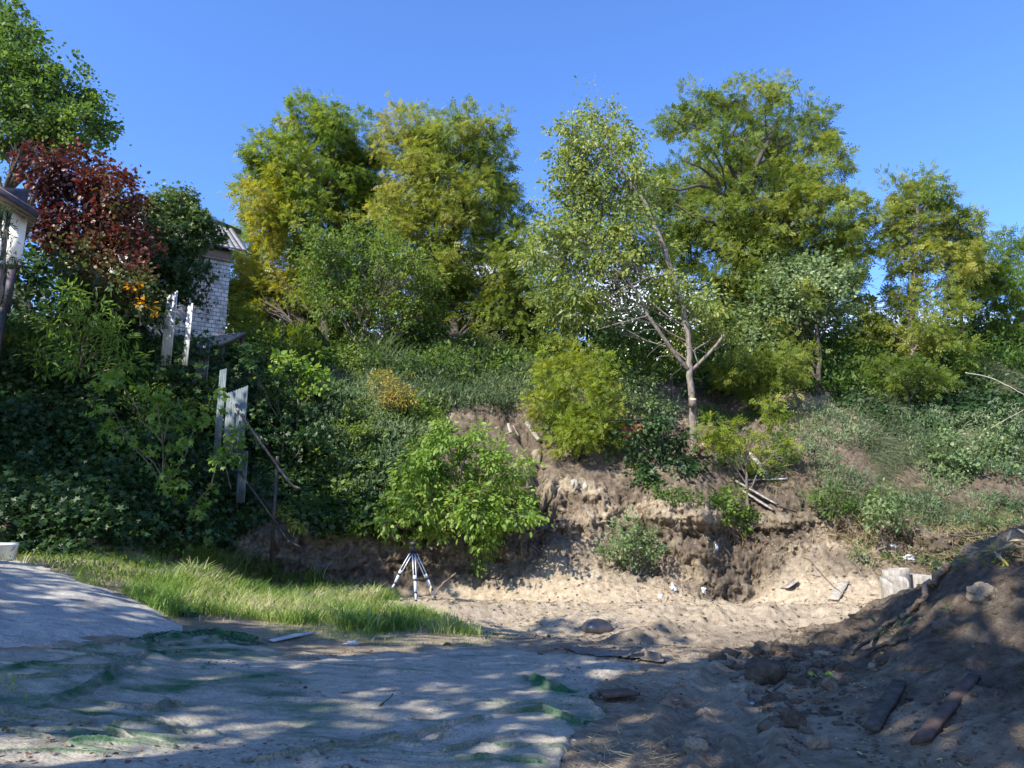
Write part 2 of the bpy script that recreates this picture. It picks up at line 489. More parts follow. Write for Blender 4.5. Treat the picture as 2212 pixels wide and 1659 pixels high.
def plant(name, label, cat, lobes, Y, T, size, lai, leaf, trunk=None, wood=None, twigs=0.35, group=None, depth=0.55,
          base=None, crownname='crown', stemname='trunk', limbs=True, seed=1, tr=0.16, grow=1.0, rise=.9, lthick=.6, dshift=0.0, **kw):
    """lobes: (px,py,r[,dY]) in survey units, placed round depth Y with real depth spread"""
    global rng
    rng = np.random.default_rng(seed)
    C, R = [], []
    xs = np.array([l[0] for l in lobes]); 
    wtot = (xs.max() - xs.min()) * upx(600, Y) / 2 + 0.5
    for l in lobes:
        dy = l[3] if len(l) > 3 else rng.uniform(-1, 1) * wtot * depth + dshift
        C.append(at(l[0], l[1], Y + dy)); R.append(l[2] * grow * upx(l[1], Y + dy))
    V, F, tt, cl = cloud(C, R, T, size, lai, **kw)
    low = min(C, key=lambda c: c[2])
    if base is None:
        base = ground_pt(np.mean([c[0] for c in C]), np.mean([c[1] for c in C]))
    root = thing(name, label, cat, base, group)
    o = mesh_obj(crownname, V, F, leaf, root, {'tint': tt})
    mb = MB()
    base = np.asarray(base, float)
    if trunk is not None:
        P = [np.array(base) - np.array([0, 0, .3])] + [at(*q) if len(q) == 3 else np.array(q) for q in trunk]
    else:
        top = np.mean(C, axis=0)
        P = [base - np.array([0, 0, .2]), base * .5 + top * .5 + rng.normal(size=3) * .1, top]
    P = np.array(P)
    # refine the trunk polyline
    t = np.linspace(0, len(P) - 1, (len(P) - 1) * 5 + 1)
    tp = np.stack([np.interp(t, np.arange(len(P)), P[:, k]) for k in range(3)], 1)
    tp[1:-1] += rng.normal(size=(len(tp) - 2, 3)) * tr * .13
    rad = np.interp(np.linspace(0, 1, len(tp)), [0, .12, 1], [tr * 1.35, tr, tr * .35])
    mb.tube(tp, rad, 9, cap=False)
    if limbs:
        for i, (c, R_) in enumerate(zip(C, R)):
            hd = np.hypot(tp[:, 0] - c[0], tp[:, 1] - c[1]); dd = np.abs(tp[:, 2] - (c[2] - rise * hd - .2)) + .35 * hd + (tp[:, 2] > c[2]) * 3.0
            j = int(np.argmin(dd)); a = tp[max(j - 1, 0)]
            r0 = max(.018, rad[max(j - 1, 0)] * lthick)
            q = bough(mb, a, c, r0, r0 * .45, 7, 0.05, .07, 5, seed * 31 + i)
            near = np.where(np.linalg.norm(cl - c, axis=1) < R_ * 1.25)[0]
            rng.shuffle(near)
            for k in near[:int(len(near) * twigs)][:60]:
                s_ = q[rng.integers(2, len(q))]
                bough(mb, s_, cl[k], r0 * .28, .005, 4, .04, .09, 3, int(k) + i * 997)
    mb.build(stemname, wood or M_bark, root, True)
    return root

# ------------------------------------------------------------------ terrain
# measured profiles: px, z at 7 m, z at 12.5 m, then (Y, py) of toe, scree top, cut top, mid slope, crest
PROF = [
 (-900, .30, 1.15, (15.5, 1195), (16.2, 1130), (18.5, 960), (22, 790), (25, 715)),
 (0,    .28, 1.15, (15.5, 1195), (16.2, 1130), (18.5, 960), (22, 790), (25, 715)),
 (200,  .20, 0.85, (16.5, 1190), (17.2, 1150), (19.5, 1000), (22.5, 820), (25.5, 745)),
 (430,  .10, 0.42, (18.5, 1235), (19.0, 1180), (20.5, 1060), (23, 860), (26.5, 765)),
 (600,  .05, 0.25, (20.5, 1288), (21.0, 1250), (21.5, 1180), (24.5, 950), (29, 765)),
 (760,  .03, 0.12, (21.5, 1292), (21.9, 1250), (22.2, 1165), (25.5, 930), (31, 760)),
 (960,  .00, 0.05, (22.5, 1290), (23.0, 1235), (23.5, 1150), (26.5, 930), (32, 780)),
 (1080, .00, 0.00, (22.3, 1300), (23.3, 1230), (24.2, 1110), (26.3, 940), (32, 800)),
 (1200, .00, 0.00, (21.8, 1305), (24.0, 1150), (25.0, 1040), (27.0, 950), (32, 820)),
 (1330, .00, 0.00, (21.5, 1305), (23.2, 1230), (24.2, 1090), (27.0, 970), (33, 820)),
 (1430, .00, 0.00, (21.6, 1305), (22.7, 1260), (23.5, 1085), (27.0, 960), (33, 825)),
 (1520, .00, 0.00, (21.8, 1305), (22.5, 1280), (23.2, 1110), (27.0, 960), (33, 830)),
 (1600, .00, 0.00, (22.6, 1305), (23.2, 1290), (24.5, 1130), (28.0, 950), (34, 820)),
 (1730, .00, 0.00, (21.5, 1308), (23.8, 1185), (24.6, 1120), (29.0, 900), (34, 780)),
 (1860, .00, 0.00, (21.0, 1308), (23.5, 1200), (24.3, 1130), (29.0, 900), (34.5, 765)),
 (2000, .00, 0.00, (20.5, 1300), (22.5, 1230), (23.5, 1150), (28.0, 950), (34, 780)),
 (2212, .00, 0.00, (20.0, 1290), (22.0, 1230), (23.0, 1140), (28.0, 940), (33, 800)),
 (3200, .00, 0.00, (20.0, 1290), (22.0, 1230), (23.0, 1140), (28.0, 940), (33, 800)),
]
ks = np.array([(p[0] - CX) / FPX / 1.0 for p in PROF])
KY, KZ = [], []
for p in PROF:
    Ys = [0.5, 7.0, 12.5]; Zs = [0.0, p[1], p[2]]
    for (Y_, py_) in p[3:]:
        Ys.append(Y_); Zs.append(float(at(p[0], py_, Y_)[2]))
    Ys += [Ys[-1] + 14, 160.0, 900.0]; Zs += [Zs[-1] + 0.7, Zs[-1] + 1.5, Zs[-1] + 2.0]
    KY.append(Ys); KZ.append(Zs)
KY = np.array(KY); KZ = np.array(KZ)
inner = np.linspace(-0.78, 0.78, 860)
outer = 0.78 * np.geomspace(1.012, 20, 70)
S = np.concatenate([-outer[::-1], inner, outer])
segs = [430, 170, 110, 50, 70, 90, 60, 20, 8, 4]
tt_ = []
for i, n_ in enumerate(segs):
    u_ = np.linspace(0, 1, n_, endpoint=False)
    if i == 0:
        Yr = np.geomspace(0.5, 7.0, n_ + 1)[:-1]; u_ = (Yr - .5) / 6.5
    tt_.append(i + u_)
TT = np.concatenate(tt_ + [[len(segs)]])
SS, GG = np.meshgrid(S, TT)                   # rows x cols
jit = 0.012 * fbm(SS * 26, GG * 1.1, 0, 3, 3) * smooth((GG - 2.6) / .6)
Sj = np.clip(SS + jit, ks[0], ks[-1])
# interpolate stations over columns, per row
Yg = np.zeros_like(SS); Zg = np.zeros_like(SS)
i0 = np.clip(GG.astype(int), 0, len(segs) - 1); fr = GG - i0
for st in range(KY.shape[1]):
    ys = np.interp(Sj, ks, KY[:, st]); zs = np.interp(Sj, ks, KZ[:, st])
    wgt = np.where(i0 == st, 1 - fr, 0) + np.where(i0 + 1 == st, fr, 0)
    Yg += ys * wgt; Zg += zs * wgt

def pit_bumps(x, y):
    """ruts, ridges and hollows of the excavated floor"""
    z = np.zeros(np.broadcast(x, y).shape)
    # trench with the half buried boulder
    z -= 0.32 * np.exp(-(((x - 1.2) / 2.1) ** 2 + ((y - 15.6) / 1.5) ** 2))
    # earth lip between the grass and the trench
    z += 0.22 * np.exp(-(polydist(x, y, [(-3.2, 17.5), (-1.4, 17.2), (0.2, 18.6), (1.6, 19.2)]) / .45) ** 2)
    z += 0.16 * np.exp(-(polydist(x, y, [(1.0, 16.9), (2.2, 17.3), (3.2, 18.2)]) / .5) ** 2)
    # curved track ridges in the sand
    for pts, hh, ww in (([(2.0, 13.3), (2.9, 14.6), (3.9, 16.3), (6.4, 17.8), (9.5, 18.3)], .20, .35),
                        ([(2.6, 13.0), (3.6, 14.0), (5.2, 15.4), (8.0, 16.2)], .10, .25),
                        ([(3.2, 12.4), (4.6, 13.4), (6.6, 14.2)], .08, .3),
                        ([(3.0, 17.6), (5.0, 19.2), (9.0, 19.6)], .10, .3)):
        d = polydist(x, y, pts)
        z += hh * np.exp(-(d / ww) ** 2) * (1 + .5 * fbm(x * 2.3, y * 2.3, 0, 3, 8))
        z -= hh * .5 * np.exp(-((d - ww * 1.9) / ww) ** 2)
    # tyre-chevron ruts in the right foreground
    def g0(px, py):
        s_, t_, _ = ray(px, py); Y_ = -EYE / t_; return (float(s_ * Y_), float(Y_))
    for pts, sd_ in (([g0(1470, 1700), g0(1490, 1600), g0(1510, 1530), g0(1570, 1460), g0(1640, 1420)], 1.0), ([g0(1600, 1700), g0(1600, 1600), g0(1600, 1530), g0(1650, 1470)], -1.0)):
        d = polydist(x, y, pts)
        env = np.exp(-(d / .20) ** 4)
        z += env * (-.05 + .017 * np.clip(2.2 * np.sin((y + sd_ * (x - 1.6) * .9) * 2 * PI / 0.17 + 1.6 * fbm(x * 1.5, y * 1.5, 0, 2, 4)), -1, 1) * (.8 + .5 * fbm(x * 3, y * 3, 0, 2, 14)))
        z += 0.05 * np.exp(-((d - .31) / .09) ** 2) * (1 + .7 * fbm(x * 4, y * 4, 0, 3, 12))
    return z

Xg = SS * Yg
zone = smooth((GG - 2.0) / .7)               # 0 foreground, 1 pit and bank
bank = smooth((GG - 3.1) / .6)
cutz = smooth((GG - 3.7) / .4) * (1 - smooth((GG - 5.05) / .25))
far = smooth((GG - 7.0) / .8)
amp = (0.022 + 0.05 * zone + 0.16 * bank) * (1 - far) + .5 * far
Zg = Zg + amp * fbm(Xg * .9, Yg * .9, Zg * .9, 5, 1) * 0.75
Zg = Zg + (0.007 + 0.018 * zone + .075 * bank) * (1 - far) * fbm(Xg * 5.5, Yg * 5.5, Zg * 4, 4, 2, .6)
Zg = Zg + (.02 * zone + .09 * bank) * (1 - far) * np.abs(fbm(Xg * 2.1, Yg * 2.1, Zg * 2, 4, 21, .55))
Yg = Yg + cutz * (0.30 * fbm(Xg * .8, Zg * .35, 3.3, 3, 6) + 0.13 * fbm(Xg * 3.4, Zg * .9, 1.3, 4, 7) + .05 * fbm(Xg * 12, Zg * 3, 0, 2, 9))
_rid = lambda a, b, c, sd: 1 - 2 * np.abs(fbm(a, b, c, 3, sd, .55))
Yg = Yg + cutz * (.16 * _rid(Xg * 1.6, Yg * .6, Zg * 1.5, 25) - .10 * _rid(Xg * 4.2, Yg, Zg * 4.5, 26))
strat = fbm(Xg * .25, 0, Zg * 2.6, 3, 27)
Yg = Yg + cutz * .14 * smooth(strat * 2.5 + .5)
lip = np.exp(-((GG - 4.93) / .10) ** 2); und = np.exp(-((GG - 4.62) / .16) ** 2)
lipn = (.55 + .8 * fbm(Xg * 1.1, 0, 0, 3, 28)) * np.interp(SS, [(q_ - CX) / FPX for q_ in (500, 700, 960, 1060, 1320, 1400, 1600, 1700, 1900, 2050)], [.3, .7, .7, .1, .2, 1, 1, .25, .15, .5])
Yg = Yg - .34 * lip * np.clip(lipn, 0, 1.4) + .26 * und * np.clip(lipn, 0, 1.4)
Zg = Zg + bank * (1 - far) * (.05 * _rid(Xg * 3.1, Yg * 3.1, Zg, 29) + .03 * _rid(Xg * 8, Yg * 8, Zg * 4, 30))
Zg = Zg + zone * (1 - bank) * .016 * _rid(Xg * 6, Yg * 6, 0, 31)
Xg = SS * Yg
Zg = Zg + pit_bumps(Xg, Yg) * (1 - bank)
# bare gully behind the bright bush and a slumped fissure beside it
px_, py_ = proj(np.stack([Xg, Yg, Zg], -1))
gl = np.exp(-(((px_ - 1080) / 90) ** 2 + ((py_ - 925) / 48) ** 2))
Yg2 = Yg + 0.9 * gl
fis = np.exp(-(polydist(px_, py_, [(1130, 930), (1165, 975), (1160, 1040), (1185, 1110)]) / 13) ** 2)
Zg = Zg - .55 * fis * bank
Xg = SS * Yg2
Yg = Yg2

# resample the height per column for look-ups
LY = np.arange(0.5, 70, 0.04)
LZ = np.empty((len(LY), len(S)), np.float32)
for c_ in range(len(S)):
    o_ = np.maximum.accumulate(Yg[:, c_])
    LZ[:, c_] = np.interp(LY, o_, Zg[:, c_])

HC = np.array([11.9, 8.8])
def heap_h(x, y):
    dx, dy = x - HC[0], y - HC[1]
    d = np.hypot(dx, dy); a = np.degrees(np.arctan2(dy, dx)) % 360
    r = np.interp(a, [0, 90, 120, 141, 155, 174, 201, 225, 270, 360], [8, 5.8, 5.9, 6.3, 7.1, 6.9, 7.6, 8.5, 9.2, 8])
    r = r + .35 * fbm(x * .7, y * .7, 0, 3, 51)
    q = r - d
    base = 0.93 * np.log1p(np.exp(np.clip(q * 1.15, -20, 30))) / 1.15
    rough = (.13 * fbm(x * .8, y * .8, 0, 3, 52) + .045 * fbm(x * 3.1, y * 3.1, 0, 4, 53, .6) + .022 * np.abs(fbm(x * 10, y * 10, 0, 3, 54, .6)))
    e = smooth((q + 2.0) / 1.6)
    return base + rough * e - 0.16 * (1 - smooth((q + 2.3) / 1.2)), q

def terrain_z(x, y):
    x = np.asarray(x, float); y = np.asarray(y, float)
    s = x / np.maximum(y, .5)
    ci = np.interp(s, S, np.arange(len(S)))
    ri = np.clip((y - LY[0]) / .04, 0, len(LY) - 1.001)
    c0 = np.clip(ci.astype(int), 0, len(S) - 2); r0 = ri.astype(int)
    fc, fr_ = ci - c0, ri - r0
    return (LZ[r0, c0] * (1 - fc) * (1 - fr_) + LZ[r0, c0 + 1] * fc * (1 - fr_) + LZ[r0 + 1, c0] * (1 - fc) * fr_ + LZ[r0 + 1, c0 + 1] * fc * fr_)

def ground_z(x, y):
    x = np.asarray(x, float); y = np.asarray(y, float)
    z = np.array(terrain_z(x, y), float)
    k = (np.hypot(x - HC[0], y - HC[1]) < 12.5)
    if k.any():
        if z.ndim == 0:
            hh, q = heap_h(x, y)
            return z + max(float(hh), 0) if q > -2.2 else z
        hh, q = heap_h(x[k], y[k])
        z[k] = np.where(q > -2.2, z[k] + np.maximum(hh, 0), z[k])
    return z

def ground_pt(x, y, up=0.0):
    return np.array([float(x), float(y), float(ground_z(x, y)) + up])

def hit(px, py, up=0.0):
    """where the line of sight meets the ground"""
    s, t, _ = ray(px, py)
    Ys = np.arange(2.5, 60, .25)
    k = np.where(ground_z(s * Ys, Ys) >= EYE + t * Ys)[0]
    if not len(k): return ground_pt(s * 40.0, 40.0, up)
    Yf = np.arange(Ys[k[0]] - .25, Ys[k[0]] + .03, .02)
    kf = np.where(ground_z(s * Yf, Yf) >= EYE + t * Yf)[0]
    Y = Yf[kf[0]] if len(kf) else Ys[k[0]]
    return ground_pt(s * Y, Y, up)

rows, cols = SS.shape
V = np.stack([Xg, Yg, Zg], -1).reshape(-1, 3)
idx = np.arange(rows * cols).reshape(rows, cols)
F = np.stack([idx[:-1, :-1], idx[:-1, 1:], idx[1:, 1:], idx[1:, :-1]], -1).reshape(-1, 4)
# soil kinds and tone: dark humus near the surface of the bank, pale sand in the pit floor, grey dust in front
soil = .42 - .80 * zone * (1 - bank)
soil = soil + bank * .27
soil = soil + np.where((GG > 5) & (GG < 6.2), .25, 0) * smooth((GG - 5) / .2)
layer = cutz * (0.5 * fbm(Xg * .3, Yg * .3, Zg * 2.2, 3, 71))
soil = soil + layer
soil = soil - .55 * np.exp(-(((px_ - 1720) / 130) ** 2 + ((py_ - 1260) / 75) ** 2))      # spilled white sand
soil = soil - .20 * np.exp(-(((px_ - 1330) / 140) ** 2 + ((py_ - 1070) / 110) ** 2))
soil = soil + .45 * np.exp(-(((px_ - 1590) / 70) ** 2 + ((py_ - 1215) / 80) ** 2))  # darker tone across the recess
soil = soil + .35 * np.exp(-(((px_ - 700) / 260) ** 2 + ((py_ - 1240) / 40) ** 2)) * (Yg > 18)
soil = soil + .35 * np.exp(-(((px_ - 1850) / 160) ** 2 + ((py_ - 1010) / 80) ** 2))
soil = soil + 0.25 * fbm(Xg * .35, Yg * .35, 0, 3, 72)
g = mesh_obj('ground', V, F, M_soil, None, {'soil': soil.ravel()}, smoothed=True)
tag(g, 'bare sandy ground with the excavated pit floor and the cut earth bank behind', 'ground', kind='structure')

# yard behind the viewer
V = []; n_ = 40
gx, gy = np.meshgrid(np.linspace(-60, 60, 61), np.linspace(-60, 0.5, 31))
V = np.stack([gx, gy, 0.02 * fbm(gx, gy, 0, 2, 5) - .01], -1).reshape(-1, 3)
ii = np.arange(gx.size).reshape(gx.shape)
F = np.stack([ii[:-1, :-1], ii[:-1, 1:], ii[1:, 1:], ii[1:, :-1]], -1).reshape(-1, 4)
g = mesh_obj('yard_ground', V, F, M_soil, None, {'soil': np.full(len(V), .4)}, smoothed=True)
tag(g, 'level sandy yard on the near side of the pit', 'ground', kind='structure')

# spoil heap at the right
xs, ys = np.arange(0.4, 22, .035), np.arange(0.8, 19, .035)
gx, gy = np.meshgrid(xs, ys)
hh, q = heap_h(gx, gy)
gz = terrain_z(gx, gy) + hh
V = np.stack([gx, gy, gz], -1).reshape(-1, 3)
ii = np.arange(gx.size).reshape(gx.shape)
F = np.stack([ii[:-1, :-1], ii[:-1, 1:], ii[1:, 1:], ii[1:, :-1]], -1).reshape(-1, 4)
keep = (q > -2.4).ravel()
F = F[keep[F].all(1)]
used = np.unique(F); remap = -np.ones(len(V), int); remap[used] = np.arange(len(used))
_sf = smooth((q + 2.1 + .5 * fbm(gx * 1.5, gy * 1.5, 0, 3, 74)) / 1.9)
soilh = np.clip(.45 + _sf * (.50 + .30 * fbm(gx * .55, gy * .55, 0, 4, 73)), 0, 1.1).ravel()
o = mesh_obj('soil_heap', V[used], remap[F], M_soil, None, {'soil': soilh[used]}, smoothed=True)
tag(o, 'large heap of dug dark soil filling the right foreground', 'soil heap', kind='structure')

# ------------------------------------------------------------------ ground scatter
GV = np.stack([Xg, Yg, Zg], -1)
_a = GV[:-1, :-1]; _b1 = GV[:-1, 1:] - _a; _b2 = GV[1:, :-1] - _a
_area = np.linalg.norm(np.cross(_b1, _b2), axis=-1)
_area[(Yg[:-1, :-1] > 45)] = 0
_area[np.abs(SS[:-1, :-1]) > 1.3] = 0
_pc = proj(_a)
_nrm = nrm(np.cross(_b1, _b2))
_nrm = _nrm * np.sign(_nrm[..., 2:3] + 1e-9)
_q_area = heap_h(_a[..., 0], _a[..., 1])[1]

def scatter(poly, density, r, on_heap=False, edge=0.0, gap=None, seed=0):
    pp_ = np.array(poly); mg = 30 + edge * 2
    m = (_pc[0] > pp_[:, 0].min() - mg) & (_pc[0] < pp_[:, 0].max() + mg) & (_pc[1] > pp_[:, 1].min() - mg) & (_pc[1] < pp_[:, 1].max() + mg) & (_area > 0)
    if not on_heap: m &= _q_area < -.8
    A_ = _a[m]
    e1_ = edge * fbm(A_[:, 0] * 1.2, A_[:, 1] * 1.2, 0, 3, 61) if edge else 0
    e2_ = edge * .6 * fbm(A_[:, 0] * 1.2, A_[:, 1] * 1.2, 9, 3, 62) if edge else 0
    wv = _area[m] * inpoly(_pc[0][m] + e1_, _pc[1][m] + e2_, poly)
    if gap is not None:
        f, thr_ = gap
        wv = wv * (fbm(A_[:, 0] * f, A_[:, 1] * f, A_[:, 2] * f, 3, 77 + seed) > thr_)
    wgt = np.zeros(_area.shape); wgt[m] = wv
    tot = wgt.sum()
    n = int(tot * density)
    if n < 1: return np.zeros((0, 3)), np.zeros((0, 3))
    fl = np.cumsum(wgt.ravel()); k = np.searchsorted(fl, r.random(n) * fl[-1])
    k = np.minimum(k, wgt.size - 1)
    i, j = np.unravel_index(k, wgt.shape)
    u, v = r.random((n, 1)), r.random((n, 1))
    return _a[i, j] + u * _b1[i, j] + v * _b2[i, j], _nrm[i, j]

def cover(name, label, cat, polys, T, size, density, height, leaf, seed=1, hang=.3, tint0=.5, tvar=.25, mound=.5, mscale=.7, edge=25, gap=None, updir=.3, kind='stuff', group=None):
    """creepers and weeds that carpet a slope"""
    r = np.random.default_rng(seed)
    P, Nn = [], []
    for p in polys:
        a, b = scatter(p, density, r, edge=edge, gap=gap, seed=seed); P.append(a); Nn.append(b)
    P = np.concatenate(P); Nn = np.concatenate(Nn); n = len(P)
    m = np.clip(.5 + mound * fbm(P[:, 0] * mscale, P[:, 1] * mscale, P[:, 2] * mscale, 4, seed + 5), .05, 2)
    h_ = height * m * r.random(n) ** .45
    outv = nrm(Nn + np.array([0, -.45, .25]))
    pos = P + outv * h_[:, None] + r.normal(size=(n, 3)) * size * .35
    d = nrm(r.normal(size=(n, 3)) * .8 + np.array([0, -.25, updir - hang]) + outv * .3)
    z = nrm(outv * .9 + np.array([0, 0, .5]) + r.normal(size=(n, 3)) * .38)
    V, F = instance(T, pos, d, z, size * r.uniform(.55, 1.3, n))
    tt = np.clip(tint0 + tvar * fbm(pos[:, 0] * .8, pos[:, 1] * .8, pos[:, 2] * .8, 3, seed + 9) + r.normal(0, .13, n), 0, 1)
    o = mesh_obj(name, V, F, leaf, None, {'tint': np.repeat(tt, len(T[0]))})
    return tag(o, label, cat, group, kind)

def blades(name, label, cat, polys, density, height, leaf, seed=1, T=T_BLADE, tint0=.5, tvar=.2, edge=20, gap=None, lean=.35, hvar=.5, on_heap=False, down=0.0, kind='stuff', dirbias=None, tuft=1, width=1.0, hmap=None):
    r = np.random.default_rng(seed)
    P = np.concatenate([scatter(p, density, r, on_heap, edge, gap, seed)[0] for p in polys])
    if tuft > 1:
        P = np.repeat(P, tuft, 0) + r.normal(size=(len(P) * tuft, 3)) * np.array([.05, .05, 0])
        P[:, 2] = np.maximum(P[:, 2] - .02, ground_z(P[:, 0], P[:, 1]) - .03)
    n = len(P)
    az = r.random(n) * 2 * PI
    fwd = np.stack([np.cos(az), np.sin(az), np.zeros(n)], 1)
    if dirbias is not None: fwd = nrm(fwd + np.array(dirbias))
    d = nrm(np.array([0, 0, 1.0 - down]) + fwd * (lean * r.random((n, 1)) + down) + r.normal(size=(n, 3)) * .12)
    zz = fwd + np.array([0, 0, .2])
    k = .6 + hvar * fbm(P[:, 0] * .8, P[:, 1] * .8, 0, 3, seed + 3) + r.uniform(-.25, .45, n)
    sc_ = height * np.clip(k, .25, 2)
    if hmap is not None: sc_ = sc_ * hmap(P)
    V, F = instance((T[0][:, [0, 2, 1]], T[1]), P - np.array([0, 0, .015]), d, zz, sc_)
    tt = np.clip(tint0 + tvar * fbm(P[:, 0] * .9, P[:, 1] * .9, 0, 3, seed + 9) + r.normal(0, .15, n), 0, 1)
    o = mesh_obj(name, V, F, leaf, None, {'tint': np.repeat(tt, len(T[0]))})
    return tag(o, label, cat, None, kind)

# ------------------------------------------------------------------ trees
LOC = dict(T=T_FROND, size=.33, clump=.42, per=28, flat=.6, droop=.35, grow=1.12, rise=.45, lthick=.38)

plant('locust_tree', 'tall yellow-green locust tree next to the white brick house, left one of the middle pair', 'tree',
      [(735, 262, 50), (665, 285, 58), (760, 320, 62), (570, 335, 42), (630, 365, 75), (705, 385, 80), (765, 395, 60, 1.0), (575, 430, 62),
       (640, 460, 85), (735, 470, 60, 2.0), (560, 520, 60), (620, 560, 85), (700, 560, 70, 1.5), (545, 610, 55), (600, 660, 78, -1.0), (680, 660, 80), (560, 700, 60, -1), (760, 640, 70, 2), (800, 420, 45, 2.2), (530, 660, 50, -1), (815, 350, 40, 1), (830, 470, 45, 1), (560, 400, 36), (700, 250, 34), (800, 500, 60, 1.5), (810, 600, 60, 2)],
      36, leaf=M_locust_y, lai=3.8, seed=11, tr=.22, sparse=.34, tint0=.52, tvar=.26, shell=.55,
      grad=lambda c: np.clip((15.5 - c[:, 2]) * .05, -.25, .3) + np.clip((-10.2 - c[:, 0]) * .06, -.06, .17),
      base=hit(700, 775), trunk=[(705, 640, 36), (712, 480, 36), (716, 330, 36)], wood=M_bark_dark, **LOC)

plant('locust_tree', 'broad green locust tree right of the yellowing one, in the middle of the hilltop', 'tree',
      [(865, 285, 45), (925, 280, 45), (985, 285, 50), (1055, 292, 45), (880, 345, 62), (960, 350, 75), (1045, 360, 62), (905, 420, 75, -1), (1000, 430, 85), (1085, 425, 50),
       (880, 500, 80, -1.5), (975, 520, 90, -1), (1070, 510, 70), (1115, 560, 50), (930, 610, 80, -1), (1020, 620, 90), (1105, 640, 65), (960, 710, 80, 1), (1060, 720, 85), (1130, 720, 60), (1150, 650, 50, -1), (1120, 500, 40), (1150, 740, 50, -1), (830, 640, 50), (1060, 660, 60, -1.5)],
      35.5, leaf=M_locust_g, lai=3.6, seed=12, tr=.24, sparse=.34, tint0=.52, tvar=.24, shell=.55,
      grad=lambda c: np.clip((-2.2 - c[:, 0]) * .04, -.15, .12),
      base=hit(985, 790), trunk=[(975, 640, 35.5), (985, 480, 35.5), (1010, 330, 35.5)], wood=M_bark_dark, **LOC)

plant('locust_tree', 'tallest dark green locust tree with crooked bare limbs, right of the leaning tree', 'tree',
      [(1462, 262, 36), (1520, 240, 48), (1590, 215, 48), (1655, 212, 42), (1600, 285, 45), (1660, 300, 60), (1745, 290, 58), (1530, 310, 35), (1570, 375, 70), (1660, 380, 80), (1760, 370, 75), (1400, 420, 40, 1), (1440, 480, 50, 1),
       (1480, 410, 65), (1560, 470, 85, -1), (1670, 470, 90, -1), (1780, 440, 70), (1825, 510, 45), (1490, 520, 70, 1), (1600, 560, 90, -1), (1700, 570, 90), (1790, 560, 60), (1560, 660, 80), (1660, 680, 80), (1740, 640, 60), (1845, 470, 38), (1840, 555, 42), (1800, 625, 50)],
      34, leaf=M_locust_g, lai=3.6, seed=13, tr=.26, sparse=.36, tint0=.42, tvar=.24, shell=.55, twigs=.4,
      base=hit(1610, 810), trunk=[(1600, 660, 34), (1590, 520, 34), (1625, 380, 34), (1680, 260, 34)], wood=M_bark_dark, **LOC)

plant('locust_tree', 'ivy-hung locust tree with a pointed top, standing alone on the right hill shoulder', 'tree',
      [(1985, 388, 36), (2020, 420, 42), (1950, 440, 42), (1910, 480, 42), (1985, 490, 60), (2060, 480, 50), (2095, 500, 38), (1950, 555, 60), (2030, 560, 60), (2090, 570, 42),
       (1960, 640, 55), (2010, 700, 60), (1960, 745, 55), (1900, 700, 45), (2040, 770, 50)],
      33, leaf=M_locust_g, lai=3.2, seed=14, tr=.17, sparse=.28, tint0=.5, tvar=.24, shell=.5,
      base=hit(1965, 850), trunk=[(1968, 700, 33), (1975, 560, 33), (1985, 420, 33)], wood=M_bark, **LOC)

plant('locust_tree', 'slim young locust tree with a bare pale stem at the right edge', 'tree',
      [(2120, 545, 45), (2180, 550, 48), (2100, 600, 50), (2165, 610, 55), (2220, 620, 45), (2080, 650, 36), (2140, 670, 45), (2210, 690, 40)],
      36, leaf=M_locust_y, lai=3.6, seed=15, tr=.10, sparse=.2, tint0=.28, tvar=.2, shell=.5,
      base=hit(2080, 765), trunk=[(2078, 690, 36), (2070, 620, 36), (2100, 560, 36)], wood=M_bark_pale, **LOC)

plant('oak_tree', 'big dark green oak at the upper left edge above the red-leaved creeper', 'tree',
      [(0, 50, 55), (50, 95, 52), (0, 150, 70), (80, 165, 55), (120, 195, 60), (40, 230, 80), (165, 210, 42), (205, 245, 45), (150, 270, 55), (215, 285, 36), (90, 290, 62), (20, 310, 60), (160, 320, 30), (-60, 120, 90), (-70, 250, 90), (-20, 20, 60)],
      30, T=T_BROAD, size=.17, lai=3.6, grow=1.1, leaf=M_mid, seed=16, tr=.26, clump=.36, per=24, sparse=.22, tint0=.42, tvar=.28, shell=.5, twigs=.5,
      base=(-19.2, 30, 9.5), trunk=[(-30, 480, 30), (60, 340, 30), (110, 250, 30)], wood=M_bark_dark)

plant('leaning_tree', 'leaning pale-barked tree with sawn-off lower limbs and loose olive leaves', 'tree',
      [(1290, 262, 44), (1235, 285, 38), (1340, 310, 46), (1260, 340, 55), (1385, 365, 34), (1300, 400, 65), (1225, 410, 45), (1375, 430, 45), (1265, 470, 65), (1190, 490, 45), (1340, 490, 60),
       (1215, 545, 60), (1295, 555, 70), (1370, 560, 50), (1200, 625, 55), (1265, 635, 60), (1210, 690, 40), (1340, 640, 45), (1165, 560, 30), (1440, 620, 42), (1520, 660, 45), (1480, 720, 40), (1430, 540, 36), (1560, 720, 36)],
      27, T=T_OV, size=.17, lai=3.3, grow=1.2, leaf=M_pale, seed=17, tr=.125, dshift=.9, depth=.4, clump=.34, per=22, sparse=.26, tint0=.5, tvar=.25, shell=.5, droop=.8, up=.25, twigs=.35, rise=.35, lthick=.3,
      base=hit(1500, 990), trunk=[(1497, 900, 26.6), (1490, 810, 26.7), (1487, 740, 26.8), (1476, 660, 26.8), (1452, 590, 26.9), (1425, 510, 27), (1395, 440, 27), (1350, 380, 27), (1305, 310, 27)], wood=M_bark_pale)

